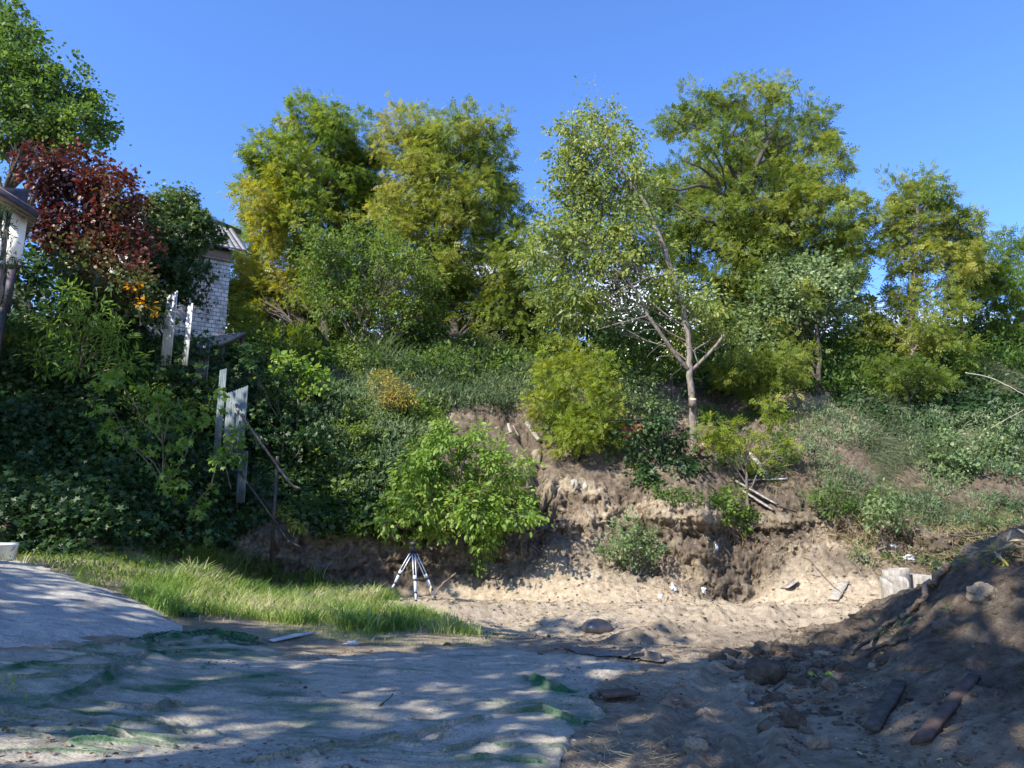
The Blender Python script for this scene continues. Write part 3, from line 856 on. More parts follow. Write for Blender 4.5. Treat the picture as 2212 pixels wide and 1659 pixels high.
plant('young_tree', 'small dark green broad-leaved tree on a thin forked stem below the two middle locusts', 'tree',
      [(690, 545, 52), (760, 530, 45), (830, 545, 50), (890, 560, 48), (680, 610, 48), (745, 605, 55), (820, 615, 58), (900, 620, 52), (860, 680, 45), (700, 660, 40), (770, 665, 40), (930, 670, 36)],
      30.5, T=T_OV, size=.15, lai=2.6, grow=1.2, leaf=M_mid, seed=18, tr=.09, clump=.34, per=20, sparse=.5, tint0=.62, tvar=.3, droop=.5,
      base=hit(775, 800), trunk=[(780, 740, 30.3), (793, 690, 30.4), (800, 640, 30.5)], wood=M_bark)

plant('poplar_tree', 'silvery grey-green tree leaning in front of the tallest locust', 'tree',
      [(1660, 610, 42), (1715, 590, 45), (1775, 595, 45), (1820, 610, 38), (1690, 660, 45), (1750, 660, 50), (1810, 670, 36), (1640, 680, 40), (1620, 740, 45), (1700, 735, 45)],
      31, T=T_BROAD, size=.15, lai=3.6, grow=1.15, leaf=M_silver, seed=19, tr=.11, clump=.34, per=22, sparse=.22, tint0=.62, tvar=.22, droop=.4,
      base=hit(1765, 850), trunk=[(1770, 760, 31), (1760, 680, 31), (1735, 620, 31)], wood=M_bark_dark)

# creeper masses on the left
plant('red_creeper_tree', 'tree overgrown with dark red autumn creeper beside the wooden house', 'tree',
      [(100, 365, 48), (165, 360, 42), (205, 385, 45), (120, 420, 60), (190, 440, 60), (255, 420, 40), (265, 395, 26), (285, 450, 40), (150, 500, 65), (235, 500, 62), (100, 500, 45), (300, 520, 40), (180, 570, 65), (260, 590, 60), (300, 640, 50), (200, 650, 60)],
      22.5, T=T_BROAD, size=.14, lai=3.6, grow=1.1, leaf=M_red, seed=20, tr=.12, clump=.30, per=20, sparse=.16, tint0=.48, tvar=.3, twigs=.2,
      base=hit(200, 760), grad=lambda c: np.clip((11.3 - c[:, 2]) * .16, -.15, .6), wood=M_bark_dark)

plant('creeper_mass', 'bright green creeper draped over the gable of the white brick house', 'creeper',
      [(345, 455, 36), (375, 440, 34), (405, 465, 36), (350, 500, 45), (400, 510, 45), (430, 500, 28), (350, 560, 50), (405, 565, 40), (340, 620, 48), (390, 625, 38), (330, 680, 40), (455, 495, 18), (475, 512, 14), (430, 470, 22), (440, 530, 16), (395, 430, 22)],
      23.9, T=T_PALM, size=.17, lai=4.6, grow=1.1, leaf=M_vine, seed=21, tr=.06, clump=.25, per=20, tint0=.72, tvar=.2, droop=.9, up=.3, depth=.25, twigs=.05,
      grad=lambda c: np.clip((c[:, 2] - 11.8) * .2, -.4, .5), base=hit(360, 760), wood=M_bark_dark)

plant('green_shrub', 'loose sunlit green shrub below the red creeper on the left bank', 'shrub',
      [(150, 640, 38), (200, 690, 45), (130, 700, 42), (250, 720, 45), (180, 760, 50), (100, 770, 40), (260, 790, 40)],
      19.5, T=T_LONG, size=.22, lai=1.7, leaf=M_bright, seed=22, tr=.05, clump=.3, per=14, sparse=.2, tint0=.35, tvar=.2, twigs=.5, base=hit(190, 840), wood=M_bark)

plant('hop_creeper', 'tall trailing green creeper stems on the left bank before the fence', 'creeper',
      [(235, 880, 30), (260, 930, 30), (240, 820, 26), (340, 850, 30), (365, 900, 34), (370, 960, 34), (390, 1030, 38), (420, 930, 26), (430, 1090, 38), (470, 990, 30)],
      18.4, T=T_PALM, size=.22, lai=1.8, leaf=M_bright, seed=23, tr=.03, clump=.25, per=16, tint0=.45, tvar=.2, droop=.9, depth=.15, twigs=.1, base=hit(380, 1150), wood=M_bark)

# hillside shrubs
def shrub(label, lobes, Y, T, size, lai, leaf, seed, name='shrub', cat='shrub', **kw):
    bx = kw.pop('base', None)
    if bx is None:
        lx = np.mean([l[0] for l in lobes]); ly = max(l[1] + l[2] * .7 for l in lobes)
        p = at(lx, ly, Y); bx = ground_pt(p[0], p[1])
    kw.setdefault('tr', .05); kw.setdefault('clump', .3); kw.setdefault('per', 18); kw.setdefault('twigs', .15)
    return plant(name, label, cat, lobes, Y, T, size, lai, leaf, seed=seed, base=bx, stemname='stem', crownname='foliage', **kw)

shrub('bright yellow-green feathery bush on the slope edge left of the leaning tree',
      [(1240, 790, 50), (1285, 800, 45), (1195, 820, 42), (1240, 860, 65), (1180, 880, 40), (1290, 870, 50), (1230, 930, 50), (1280, 930, 40), (1190, 770, 24)], 26.2, T_FROND, .22, 3.4, M_yellowbush, 31, clump=.30, tint0=.5, depth=.45, sparse=.4, shoots=.2, rag=.6)
shrub('big bright green bush hanging over the cut edge above the tripod',
      [(960, 945, 32), (1010, 960, 34), (925, 975, 34), (1060, 985, 34), (960, 1010, 55), (1030, 1030, 55), (900, 1040, 50), (1100, 1030, 42), (860, 1090, 42), (930, 1090, 60), (1010, 1100, 60), (1080, 1090, 55), (1125, 1080, 34), (880, 1140, 36), (950, 1145, 32), (1050, 1150, 36), (900, 990, 22), (1120, 985, 20), (830, 1130, 24), (1140, 1120, 24), (1040, 930, 14), (965, 912, 16)],
      22.2, T_OV, .17, 4.2, M_bright, 32, clump=.26, tint0=.6, tvar=.3, droop=.7, depth=.35, sparse=.45, rag=.5, shoots=.16, tr=.08, base=hit(985, 1120), twigs=.3)
shrub('stringy green plants trailing down the cut face right of the tripod',
      [(1035, 1160, 28), (1040, 1200, 24), (1030, 1235, 18), (1075, 1140, 22)], 22.5, T_OV, .12, 2.0, M_mid, 33, clump=.2, droop=1.2, depth=.1, name='trailing_plant', cat='plant', base=hit(1040, 1150))
shrub('round grey-green bush on the sandy spur between the cut faces',
      [(1350, 1150, 34), (1390, 1160, 32), (1330, 1190, 34), (1375, 1205, 30), (1410, 1190, 24)], 22.9, T_OV, .11, 2.6, M_silver, 34, clump=.22, tint0=.45, depth=.4, sparse=.5, shoots=.2, rag=.6)
shrub('dark green ivy mound at the foot of the leaning tree',
      [(1420, 915, 36), (1385, 960, 40), (1450, 960, 45), (1410, 1010, 45), (1470, 1020, 45), (1380, 1040, 32), (1430, 1060, 36), (1490, 1070, 28)], 25.2, T_BROAD, .15, 3.2, M_vine, 35, name='ivy_mound', cat='ivy', clump=.24, tint0=.4, droop=.7, depth=.3)
shrub('sprawling yellow-green acacia branches right of the leaning trunk',
      [(1540, 925, 26), (1580, 940, 30), (1630, 935, 28), (1670, 900, 26), (1690, 950, 26), (1620, 970, 24), (1560, 965, 24), (1520, 945, 20), (1665, 870, 13)], 25.4, T_FROND, .26, 2.2, M_yellowbush, 36, clump=.26, tint0=.45, name='acacia_branches', flat=.4, depth=.3)
shrub('light green creeper clump below the plank pile',
      [(1540, 1080, 30), (1590, 1075, 28), (1560, 1115, 26), (1600, 1130, 22)], 24.2, T_OV, .14, 2.2, M_mid, 37, tint0=.65, depth=.3)
shrub('leafy bush on the brink above the shaded recess',
      [(1775, 1070, 26), (1810, 1085, 30), (1850, 1095, 32), (1880, 1130, 34), (1850, 1150, 30)], 24.3, T_OV, .14, 2.3, M_mid, 38, tint0=.55, depth=.3)
shrub('leafy bush of light green leaves hanging above the concrete rings',
      [(1905, 1075, 34), (1945, 1110, 30), (1890, 1120, 28), (1860, 1210, 24), (1870, 1250, 22), (1990, 1190, 26), (2010, 1220, 24), (1850, 1280, 16)], 23.2, T_OV, .13, 2.2, M_silver, 39, tint0=.6, depth=.3)
shrub('pale-leaved shrub on the right slope, left of its twin',
      [(2050, 930, 24), (2045, 965, 40), (2010, 1000, 32), (2075, 1005, 40), (2060, 1050, 34), (2030, 1060, 28)], 26, T_BROAD, .13, 2.6, M_silver, 40, tint0=.62, depth=.3)
shrub('pale-leaved shrub on the right slope close to the right edge',
      [(2165, 930, 26), (2150, 965, 34), (2190, 1000, 42), (2140, 1030, 38), (2200, 1060, 40), (2160, 1080, 32)], 26, T_BROAD, .14, 2.6, M_silver, 41, tint0=.55, depth=.3)
shrub('dense green shrub between the yellow-green bush and the leaning trunk',
      [(1350, 850, 38), (1400, 870, 34), (1340, 905, 34), (1390, 830, 28), (1450, 880, 24)], 27.4, T_OV, .13, 3.0, M_silver, 42, tint0=.4, depth=.4)
shrub('shady green undergrowth bush behind the leaning trunk',
      [(1420, 700, 50), (1360, 740, 50), (1440, 770, 50), (1560, 740, 50), (1540, 800, 40), (1380, 800, 40)], 30.5, T_OV, .17, 2.6, M_mid, 43, tint0=.4, clump=.36, depth=.5)
shrub('large green bush under the tallest locust, ending in an overhanging fringe',
      [(1590, 790, 50), (1650, 790, 55), (1700, 800, 45), (1620, 840, 36), (1670, 850, 30), (1720, 770, 40)], 29, T_FROND, .26, 3.0, M_locust_g, 44, tint0=.45, depth=.4)
shrub('light green hazel bush in the gap right of the silvery tree',
      [(1840, 690, 40), (1870, 670, 36), (1900, 710, 34), (1830, 740, 34), (1870, 740, 34)], 38, T_BROAD, .20, 2.6, M_pale, 45, tint0=.55, clump=.4, base=(17.6, 38, 10.2))
shrub('dark leafy bush at the foot of the ivy-hung locust',
      [(1900, 790, 36), (1950, 800, 40), (2000, 810, 40), (1930, 840, 34), (2040, 830, 34)], 30, T_FROND, .28, 3.0, M_locust_g, 46, tint0=.35)
shrub('green bush along the crest below the slim young locust',
      [(2120, 730, 36), (2180, 720, 40), (2220, 740, 40), (2060, 735, 30), (2020, 710, 34)], 39, T_OV, .22, 2.6, M_mid, 47, tint0=.55, clump=.4, base=(23, 39, 10.5))
shrub('sunlit bush of large light leaves below the left middle locust',
      [(600, 790, 32), (650, 800, 34), (700, 815, 32), (660, 845, 28), (610, 835, 22)], 24.6, T_BROAD, .17, 2.6, M_bright, 48, tint0=.5)
shrub('low yellow-green bush beside the shed roof',
      [(545, 730, 40), (600, 735, 45), (650, 745, 42), (520, 690, 34), (570, 770, 34)], 28.6, T_FROND, .25, 3.0, M_yellowbush, 49, tint0=.35)
shrub('dark green bush at the foot of the forked young tree',
      [(860, 720, 44), (910, 710, 40), (830, 750, 34), (890, 750, 34)], 31, T_OV, .2, 3.0, M_mid, 50, tint0=.4)
shrub('orange and yellow turning weed clump above the gully',
      [(820, 820, 24), (850, 840, 30), (835, 870, 26), (870, 865, 22)], 26.3, T_OV, .10, 2.6, M_dryweed, 51, tint0=.55, clump=.2)
shrub('green weedy bush left of the bright bush on the cut edge',
      [(750, 930, 36), (790, 950, 34), (740, 990, 34), (790, 1000, 36), (830, 980, 28), (760, 1040, 28)], 24.6, T_OV, .14, 2.4, M_mid, 52, tint0=.7, depth=.35)
shrub('dark creeper mound hiding the slope right of the metal fence',
      [(540, 790, 40), (590, 840, 42), (560, 880, 45), (620, 900, 45), (670, 940, 45), (600, 960, 50), (650, 1000, 50), (690, 1040, 40)], 23.4, T_PALM, .2, 3.0, M_vine, 53, tint0=.35, name='creeper_mound', cat='creeper', droop=.6, depth=.3)
shrub('low fresh green bush at the bank foot between fence post and tripod',
      [(700, 1090, 32), (740, 1110, 34), (770, 1140, 28), (710, 1140, 24)], 22.6, T_FROND, .18, 2.6, M_mid, 54, tint0=.5, depth=.3)
shrub('dark creeper mound beside the fence foot and white panels',
      [(400, 770, 34), (440, 760, 34), (380, 820, 36), (430, 830, 40), (460, 880, 36), (410, 900, 40)], 22, T_PALM, .2, 3.0, M_vine, 55, tint0=.4, name='creeper_mound', cat='creeper', droop=.6, depth=.3)
shrub('yellow-green trailing plant draped over the cut edge by the fence post',
      [(620, 1115, 14), (640, 1135, 13), (655, 1140, 10)], 20.6, T_LONG, .14, 2.0, M_yellowbush, 56, tint0=.75, name='trailing_plant', cat='plant', clump=.14, droop=.8, base=hit(640, 1140))
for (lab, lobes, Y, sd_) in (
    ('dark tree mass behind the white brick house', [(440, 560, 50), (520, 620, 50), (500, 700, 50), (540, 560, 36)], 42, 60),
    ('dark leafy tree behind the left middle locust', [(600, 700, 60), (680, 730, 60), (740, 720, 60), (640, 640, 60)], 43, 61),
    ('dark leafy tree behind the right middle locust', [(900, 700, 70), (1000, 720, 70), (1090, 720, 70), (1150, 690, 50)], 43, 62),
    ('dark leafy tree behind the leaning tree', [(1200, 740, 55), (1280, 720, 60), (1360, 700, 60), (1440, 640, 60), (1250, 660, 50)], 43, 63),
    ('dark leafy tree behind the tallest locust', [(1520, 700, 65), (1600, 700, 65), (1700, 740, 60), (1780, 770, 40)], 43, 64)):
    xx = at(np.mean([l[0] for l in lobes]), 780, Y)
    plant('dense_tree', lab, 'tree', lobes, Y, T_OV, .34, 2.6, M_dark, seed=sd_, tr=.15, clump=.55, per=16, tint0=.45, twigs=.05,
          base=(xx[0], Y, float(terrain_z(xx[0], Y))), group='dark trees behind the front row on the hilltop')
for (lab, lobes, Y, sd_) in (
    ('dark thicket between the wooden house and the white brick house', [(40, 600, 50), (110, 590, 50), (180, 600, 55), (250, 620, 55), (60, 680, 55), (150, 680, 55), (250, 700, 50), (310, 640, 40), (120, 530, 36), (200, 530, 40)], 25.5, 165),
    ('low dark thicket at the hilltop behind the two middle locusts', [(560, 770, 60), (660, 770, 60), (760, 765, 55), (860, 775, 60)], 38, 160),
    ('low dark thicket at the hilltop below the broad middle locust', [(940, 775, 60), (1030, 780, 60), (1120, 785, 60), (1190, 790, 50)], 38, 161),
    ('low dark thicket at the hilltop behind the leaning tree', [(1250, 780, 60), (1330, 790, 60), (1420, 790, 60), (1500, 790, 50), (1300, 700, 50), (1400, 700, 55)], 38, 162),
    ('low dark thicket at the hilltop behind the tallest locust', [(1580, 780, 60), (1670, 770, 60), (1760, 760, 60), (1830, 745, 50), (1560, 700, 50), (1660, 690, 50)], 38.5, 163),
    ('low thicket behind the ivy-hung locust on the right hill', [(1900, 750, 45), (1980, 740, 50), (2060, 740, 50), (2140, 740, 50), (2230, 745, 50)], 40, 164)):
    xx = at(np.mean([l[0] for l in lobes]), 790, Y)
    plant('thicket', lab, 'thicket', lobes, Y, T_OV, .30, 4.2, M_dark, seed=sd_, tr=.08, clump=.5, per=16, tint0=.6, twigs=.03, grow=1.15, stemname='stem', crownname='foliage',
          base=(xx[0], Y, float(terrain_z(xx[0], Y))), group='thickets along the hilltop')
plant('dense_tree', 'sunlit green trees far behind at the right edge', 'tree', [(2150, 730, 50), (2210, 700, 50), (2080, 760, 40)], 46, T_OV, .3, 2.4, M_mid, seed=66, tr=.12, clump=.5, per=16, tint0=.6, twigs=.05, base=(29, 46, 10.8))

# ------------------------------------------------------------------ creepers, weeds and grass carpets
cover('creeper_carpet', 'dense dark green creeper carpeting the steep left bank', 'creeper',
      [[(-500, 500), (60, 600), (340, 740), (520, 780), (560, 900), (600, 1020), (560, 1140), (480, 1185), (420, 1195), (0, 1205), (-500, 1250)]],
      T_PALM, .19, 330, 1.0, M_vine, seed=81, tint0=.42, edge=14, mound=.75, mscale=1.1)
cover('bank_brambles', 'lighter green brambles mixed through the upper left bank', 'brambles',
      [[(0, 620), (340, 640), (420, 800), (440, 1100), (380, 1150), (300, 900), (200, 860), (0, 800)], [(-200, 1080), (200, 1080), (180, 1190), (-200, 1200)]], T_LONG, .17, 420, 1.25, M_mid, seed=181, tint0=.6, tvar=.3, gap=(.55, .02), mscale=1.3, updir=.5, hang=.2)
cover('bank_vines', 'trailing light green vine strands over the creeper on the left bank', 'creeper',
      [[(200, 760), (520, 800), (520, 1120), (230, 1120)]], T_BROAD, .15, 260, 1.2, M_bright, seed=182, tint0=.35, tvar=.3, gap=(1.0, .28), mscale=1.6)
cover('slope_saplings', 'fresh green saplings and weeds scattered on the middle slope', 'weeds',
      [[(560, 770), (900, 820), (900, 1160), (700, 1160), (660, 980), (560, 900)]], T_BROAD, .15, 330, .7, M_mid, seed=183, tint0=.75, tvar=.3, gap=(.7, .12), mscale=1.4, updir=.5)
cover('creeper_slope', 'dark green creeper and weeds on the slope right of the metal fence', 'creeper',
      [[(470, 760), (640, 800), (760, 880), (840, 950), (880, 1090), (830, 1170), (720, 1160), (640, 1130), (560, 1000), (500, 900)]],
      T_BROAD, .17, 260, .6, M_vine, seed=82, tint0=.55)
cover('hilltop_weeds', 'mixed green weeds and saplings under the hilltop trees', 'undergrowth',
      [[(470, 700), (2300, 690), (2300, 830), (1850, 860), (1500, 860), (1150, 850), (800, 820), (560, 800)]],
      T_OV, .18, 190, 1.5, M_mid, seed=83, tint0=.45, tvar=.35, mound=.9, mscale=1.3, gap=(.5, -.5), updir=.7)
blades('grey_weeds', 'tall grey-green weeds and grass above the bare gully', 'weeds',
       [[(770, 770), (1180, 790), (1180, 870), (1010, 880), (900, 860), (790, 850)]], 60, 1.15, M_greygrass, seed=84, tint0=.5, tvar=.35, lean=.5, tuft=2, hvar=.8)
cover('slope_weeds', 'light green weeds on the upper slope between gully and leaning tree', 'weeds',
      [[(780, 800), (1180, 800), (1180, 880), (1330, 960), (1350, 1010), (1230, 970), (1140, 900), (930, 880), (800, 900)], [(700, 830), (800, 820), (920, 950), (860, 1100), (760, 1080), (700, 960)]],
      T_LONG, .15, 330, .95, M_greygrass, seed=85, tint0=.5, tvar=.4, updir=.9, hang=0, mound=.9, mscale=1.5)
cover('brink_weeds', 'green weeds along the brink right of the leaning tree foot', 'weeds',
      [[(1330, 1010), (1440, 1040), (1540, 1080), (1640, 1120), (1600, 1150), (1500, 1110), (1400, 1070)], [(1500, 880), (1700, 880), (1720, 1000), (1620, 1050), (1520, 1000)]],
      T_OV, .12, 260, .35, M_mid, seed=86, tint0=.5, gap=(.9, -.15))
cover('right_slope_weeds', 'patchy weeds and dead stalks over the lower right slope', 'weeds',
      [[(1700, 880), (1860, 880), (1880, 1040), (1990, 1080), (2300, 1090), (2300, 1180), (2050, 1150), (1760, 1100), (1720, 1000)], [(1960, 900), (2300, 880), (2300, 1110), (2080, 1110), (1980, 1040)]],
      T_LONG, .15, 300, .7, M_greygrass, seed=187, tint0=.45, tvar=.4, mound=.9, mscale=1.4, updir=.7, hang=0, gap=(.9, -.25))
cover('gully_side_weeds', 'mixed green weeds on the slope between the yellowing clump and the bright bush', 'weeds',
      [[(700, 850), (960, 850), (950, 940), (900, 1100), (830, 1180), (720, 1150), (690, 1000)], [(1170, 870), (1340, 900), (1360, 1000), (1240, 960)]],
      T_OV, .13, 420, .45, M_mid, seed=188, tint0=.65, tvar=.3)
cover('right_slope_creeper', 'dark green creeper over the upper right slope', 'creeper',
      [[(1760, 800), (1900, 860), (2090, 800), (2260, 830), (2300, 1000), (2150, 930), (1950, 960), (1850, 900), (1780, 860)]],
      T_BROAD, .17, 230, .5, M_vine, seed=87, tint0=.3)
blades('drooping_grass', 'matted dry grey-green grass hanging down the right slope', 'grass',
       [[(1820, 850), (2000, 860), (2060, 960), (1960, 1000), (1900, 1060), (1860, 960)], [(1880, 1010), (2000, 1060), (2110, 1110), (2050, 1130), (1900, 1090)], [(2060, 770), (2200, 800), (2230, 860), (2080, 830)]],
       700, .60, M_haygrass, seed=88, T=T_BLADE2, tint0=.5, down=.7, lean=.4, dirbias=(-.1, -.9, -.2), width=.6)
blades('dry_stalks', 'dead brownish stalks and twigs over the right slope and brink', 'stalks',
       [[(1700, 900), (1880, 930), (2000, 1060), (2250, 1100), (2250, 1180), (2050, 1230), (1880, 1240), (1760, 1140), (1640, 1130), (1560, 1080)]], 120, .45, M_straw, seed=189, T=T_BLADE2, tint0=.3, down=.55, lean=.9, gap=(.8, -.1))
blades('dry_grass', 'yellowing grass strip on the brink above the concrete rings', 'grass',
       [[(1930, 1100), (2080, 1070), (2200, 1110), (2180, 1150), (2040, 1140), (1960, 1150)]], 300, .30, M_grass, seed=89, tint0=.85, lean=.8)
cover('right_brink_weeds', 'ragged weeds and roots on the right brink of the cut', 'weeds',
      [[(1760, 1060), (1900, 1060), (2120, 1140), (2080, 1230), (1900, 1230), (1780, 1130)]], T_OV, .11, 230, .4, M_mid, seed=90, tint0=.55, gap=(.9, -.05))
# the grass strip at the left front
gpoly = [(-300, 1190), (60, 1190), (430, 1185), (560, 1230), (760, 1262), (830, 1300), (920, 1320), (1040, 1372), (880, 1372), (700, 1352), (520, 1340), (350, 1322), (300, 1300), (190, 1264), (60, 1216), (-300, 1212)]
def tallmap(P):
    u, v = proj(P)
    return .50 + .90 * smooth((u - 230) / 150) * (1 - .5 * smooth((u - 820) / 120))
blades('grass_strip', 'tall sunlit green grass strip between the grey sheets and the bank', 'grass', [gpoly], 620, .34, M_grass, seed=91, tint0=.64, tvar=.42, lean=.5, hmap=tallmap, edge=16, gap=(1.3, -.55))
blades('grass_fringe', 'thin worn grass and sprouts around the edge of the grass strip', 'grass',
       [[(-300, 1180), (430, 1175), (760, 1250), (1100, 1370), (1080, 1400), (700, 1385), (380, 1350), (150, 1270), (40, 1240), (-300, 1225)]], 60, .16, M_grass, seed=192, tint0=.8, tvar=.3, lean=1.0, edge=25, gap=(1.5, -.2))
cover('meadow_weeds', 'low broad-leaved weeds mixed into the grass strip', 'weeds', [gpoly], T_LONG, .11, 200, .18, M_mid, seed=191, tint0=.8, edge=12, updir=.8, hang=0, gap=(1.1, -.1))
blades('grass_tufts', 'long arching grass tufts along the back of the grass strip', 'grass',
       [[(330, 1180), (560, 1215), (770, 1265), (760, 1290), (560, 1250), (330, 1215)]], 40, .75, M_grass, seed=92, T=T_BLADE2, tint0=.5, lean=.35, tuft=3)
blades('seed_grass', 'short pale seeding grass at the left end of the strip', 'grass',
       [[(60, 1205), (400, 1235), (420, 1300), (300, 1290), (180, 1245), (40, 1222)]], 330, .20, M_straw, seed=93, tint0=.75, lean=.8)
blades('edge_grass', 'trampled grass patches lying on the grey sheets', 'grass',
       [[(-40, 1480), (60, 1475), (110, 1500), (60, 1535), (-60, 1530)], [(500, 1495), (610, 1480), (640, 1492), (560, 1512)], [(540, 1370), (640, 1360), (660, 1375), (560, 1395)], [(680, 1465), (780, 1460), (860, 1490), (760, 1505)],
        [(560, 1330), (820, 1355), (1060, 1375), (1050, 1395), (760, 1395), (560, 1362)]], 330, .14, M_grass, seed=94, tint0=.7, lean=1.2, edge=8)

# ------------------------------------------------------------------ ground sheets and nets
def sheetmat(name, base, dust, green=None):
    m, t, b = nodemat(name)
    co = t.nodes.new('ShaderNodeTexCoord')
    n1 = t.nodes.new('ShaderNodeTexNoise'); n1.inputs['Scale'].default_value = 1.1; n1.inputs['Detail'].default_value = 10; n1.inputs['Roughness'].default_value = .68
    n2 = t.nodes.new('ShaderNodeTexNoise'); n2.inputs['Scale'].default_value = 45; n2.inputs['Detail'].default_value = 5
    mp = t.nodes.new('ShaderNodeMapping'); mp.inputs['Scale'].default_value = (1, 1.5, 1)
    t.links.new(co.outputs['Object'], mp.inputs[0])
    for n in (n1, n2): t.links.new(mp.outputs[0], n.inputs['Vector'])
    r1 = ramp(t, [(.36, base), (.47, dust), (.56, tuple(.62 * a + .38 * c for a, c in zip(base, dust))), (.66, dust)])
    t.links.new(n1.outputs['Fac'], r1.inputs[0])
    last = r1.outputs[0]
    if green is not None:
        a = t.nodes.new('ShaderNodeAttribute'); a.attribute_name = 'net'
        mu = t.nodes.new('ShaderNodeMath'); mu.operation = 'MULTIPLY_ADD'; mu.use_clamp = True
        t.links.new(n1.outputs['Fac'], mu.inputs[0]); mu.inputs[1].default_value = -2.2
        ad = t.nodes.new('ShaderNodeMath'); ad.operation = 'ADD'; ad.inputs[1].default_value = 1.6
        t.links.new(a.outputs['Fac'], ad.inputs[0]); t.links.new(ad.outputs[0], mu.inputs[2])
        m2 = t.nodes.new('ShaderNodeMath'); m2.operation = 'MULTIPLY'; m2.use_clamp = True
        t.links.new(mu.outputs[0], m2.inputs[0]); t.links.new(a.outputs['Fac'], m2.inputs[1])
        mx = t.nodes.new('ShaderNodeMix'); mx.data_type = 'RGBA'
        t.links.new(m2.outputs[0], mx.inputs['Factor']); t.links.new(last, mx.inputs[6]); mx.inputs[7].default_value = (*green, 1)
        last = mx.outputs[2]
    r3 = ramp(t, [(.33, (.55, .53, .50)), (.50, (.95, .95, .95)), (.65, (1.0, 1.0, 1.0))])
    t.links.new(n2.outputs['Fac'], r3.inputs[0])
    mm = t.nodes.new('ShaderNodeMix'); mm.data_type = 'RGBA'; mm.blend_type = 'MULTIPLY'; mm.inputs['Factor'].default_value = 1
    t.links.new(last, mm.inputs[6]); t.links.new(r3.outputs[0], mm.inputs[7])
    t.links.new(mm.outputs[2], b.inputs['Base Color'])
    b.inputs['Roughness'].default_value = .9; b.inputs['Specular IOR Level'].default_value = .15
    bp = t.nodes.new('ShaderNodeBump'); bp.inputs['Strength'].default_value = .5; bp.inputs['Distance'].default_value = .02
    sm = t.nodes.new('ShaderNodeMath'); sm.operation = 'ADD'
    t.links.new(n1.outputs['Fac'], sm.inputs[0]); t.links.new(n2.outputs['Fac'], sm.inputs[1])
    t.links.new(sm.outputs[0], bp.inputs['Height']); t.links.new(bp.outputs[0], b.inputs['Normal'])
    return m

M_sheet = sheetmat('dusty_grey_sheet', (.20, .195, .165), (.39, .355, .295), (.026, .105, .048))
M_sheetblue = sheetmat('pale_grey_sheet', (.22, .22, .21), (.42, .40, .36))
M_net = sheetmat('green_net', (.018, .075, .036), (.05, .14, .07))
_t = M_net.node_tree; _n = _t.nodes.new('ShaderNodeTexNoise'); _n.inputs['Scale'].default_value = 5; _n.inputs['Detail'].default_value = 8; _n.inputs['Roughness'].default_value = .75
_c = _t.nodes.new('ShaderNodeTexCoord'); _t.links.new(_c.outputs['Object'], _n.inputs['Vector'])
_r = ramp(_t, [(.44, (0, 0, 0)), (.56, (1, 1, 1))]); _t.links.new(_n.outputs['Fac'], _r.inputs[0]); _t.links.new(_r.outputs[0], _t.nodes['Principled BSDF'].inputs['Alpha'])
M_tarp = sheetmat('dark_tarp', (.07, .065, .06), (.19, .17, .15))

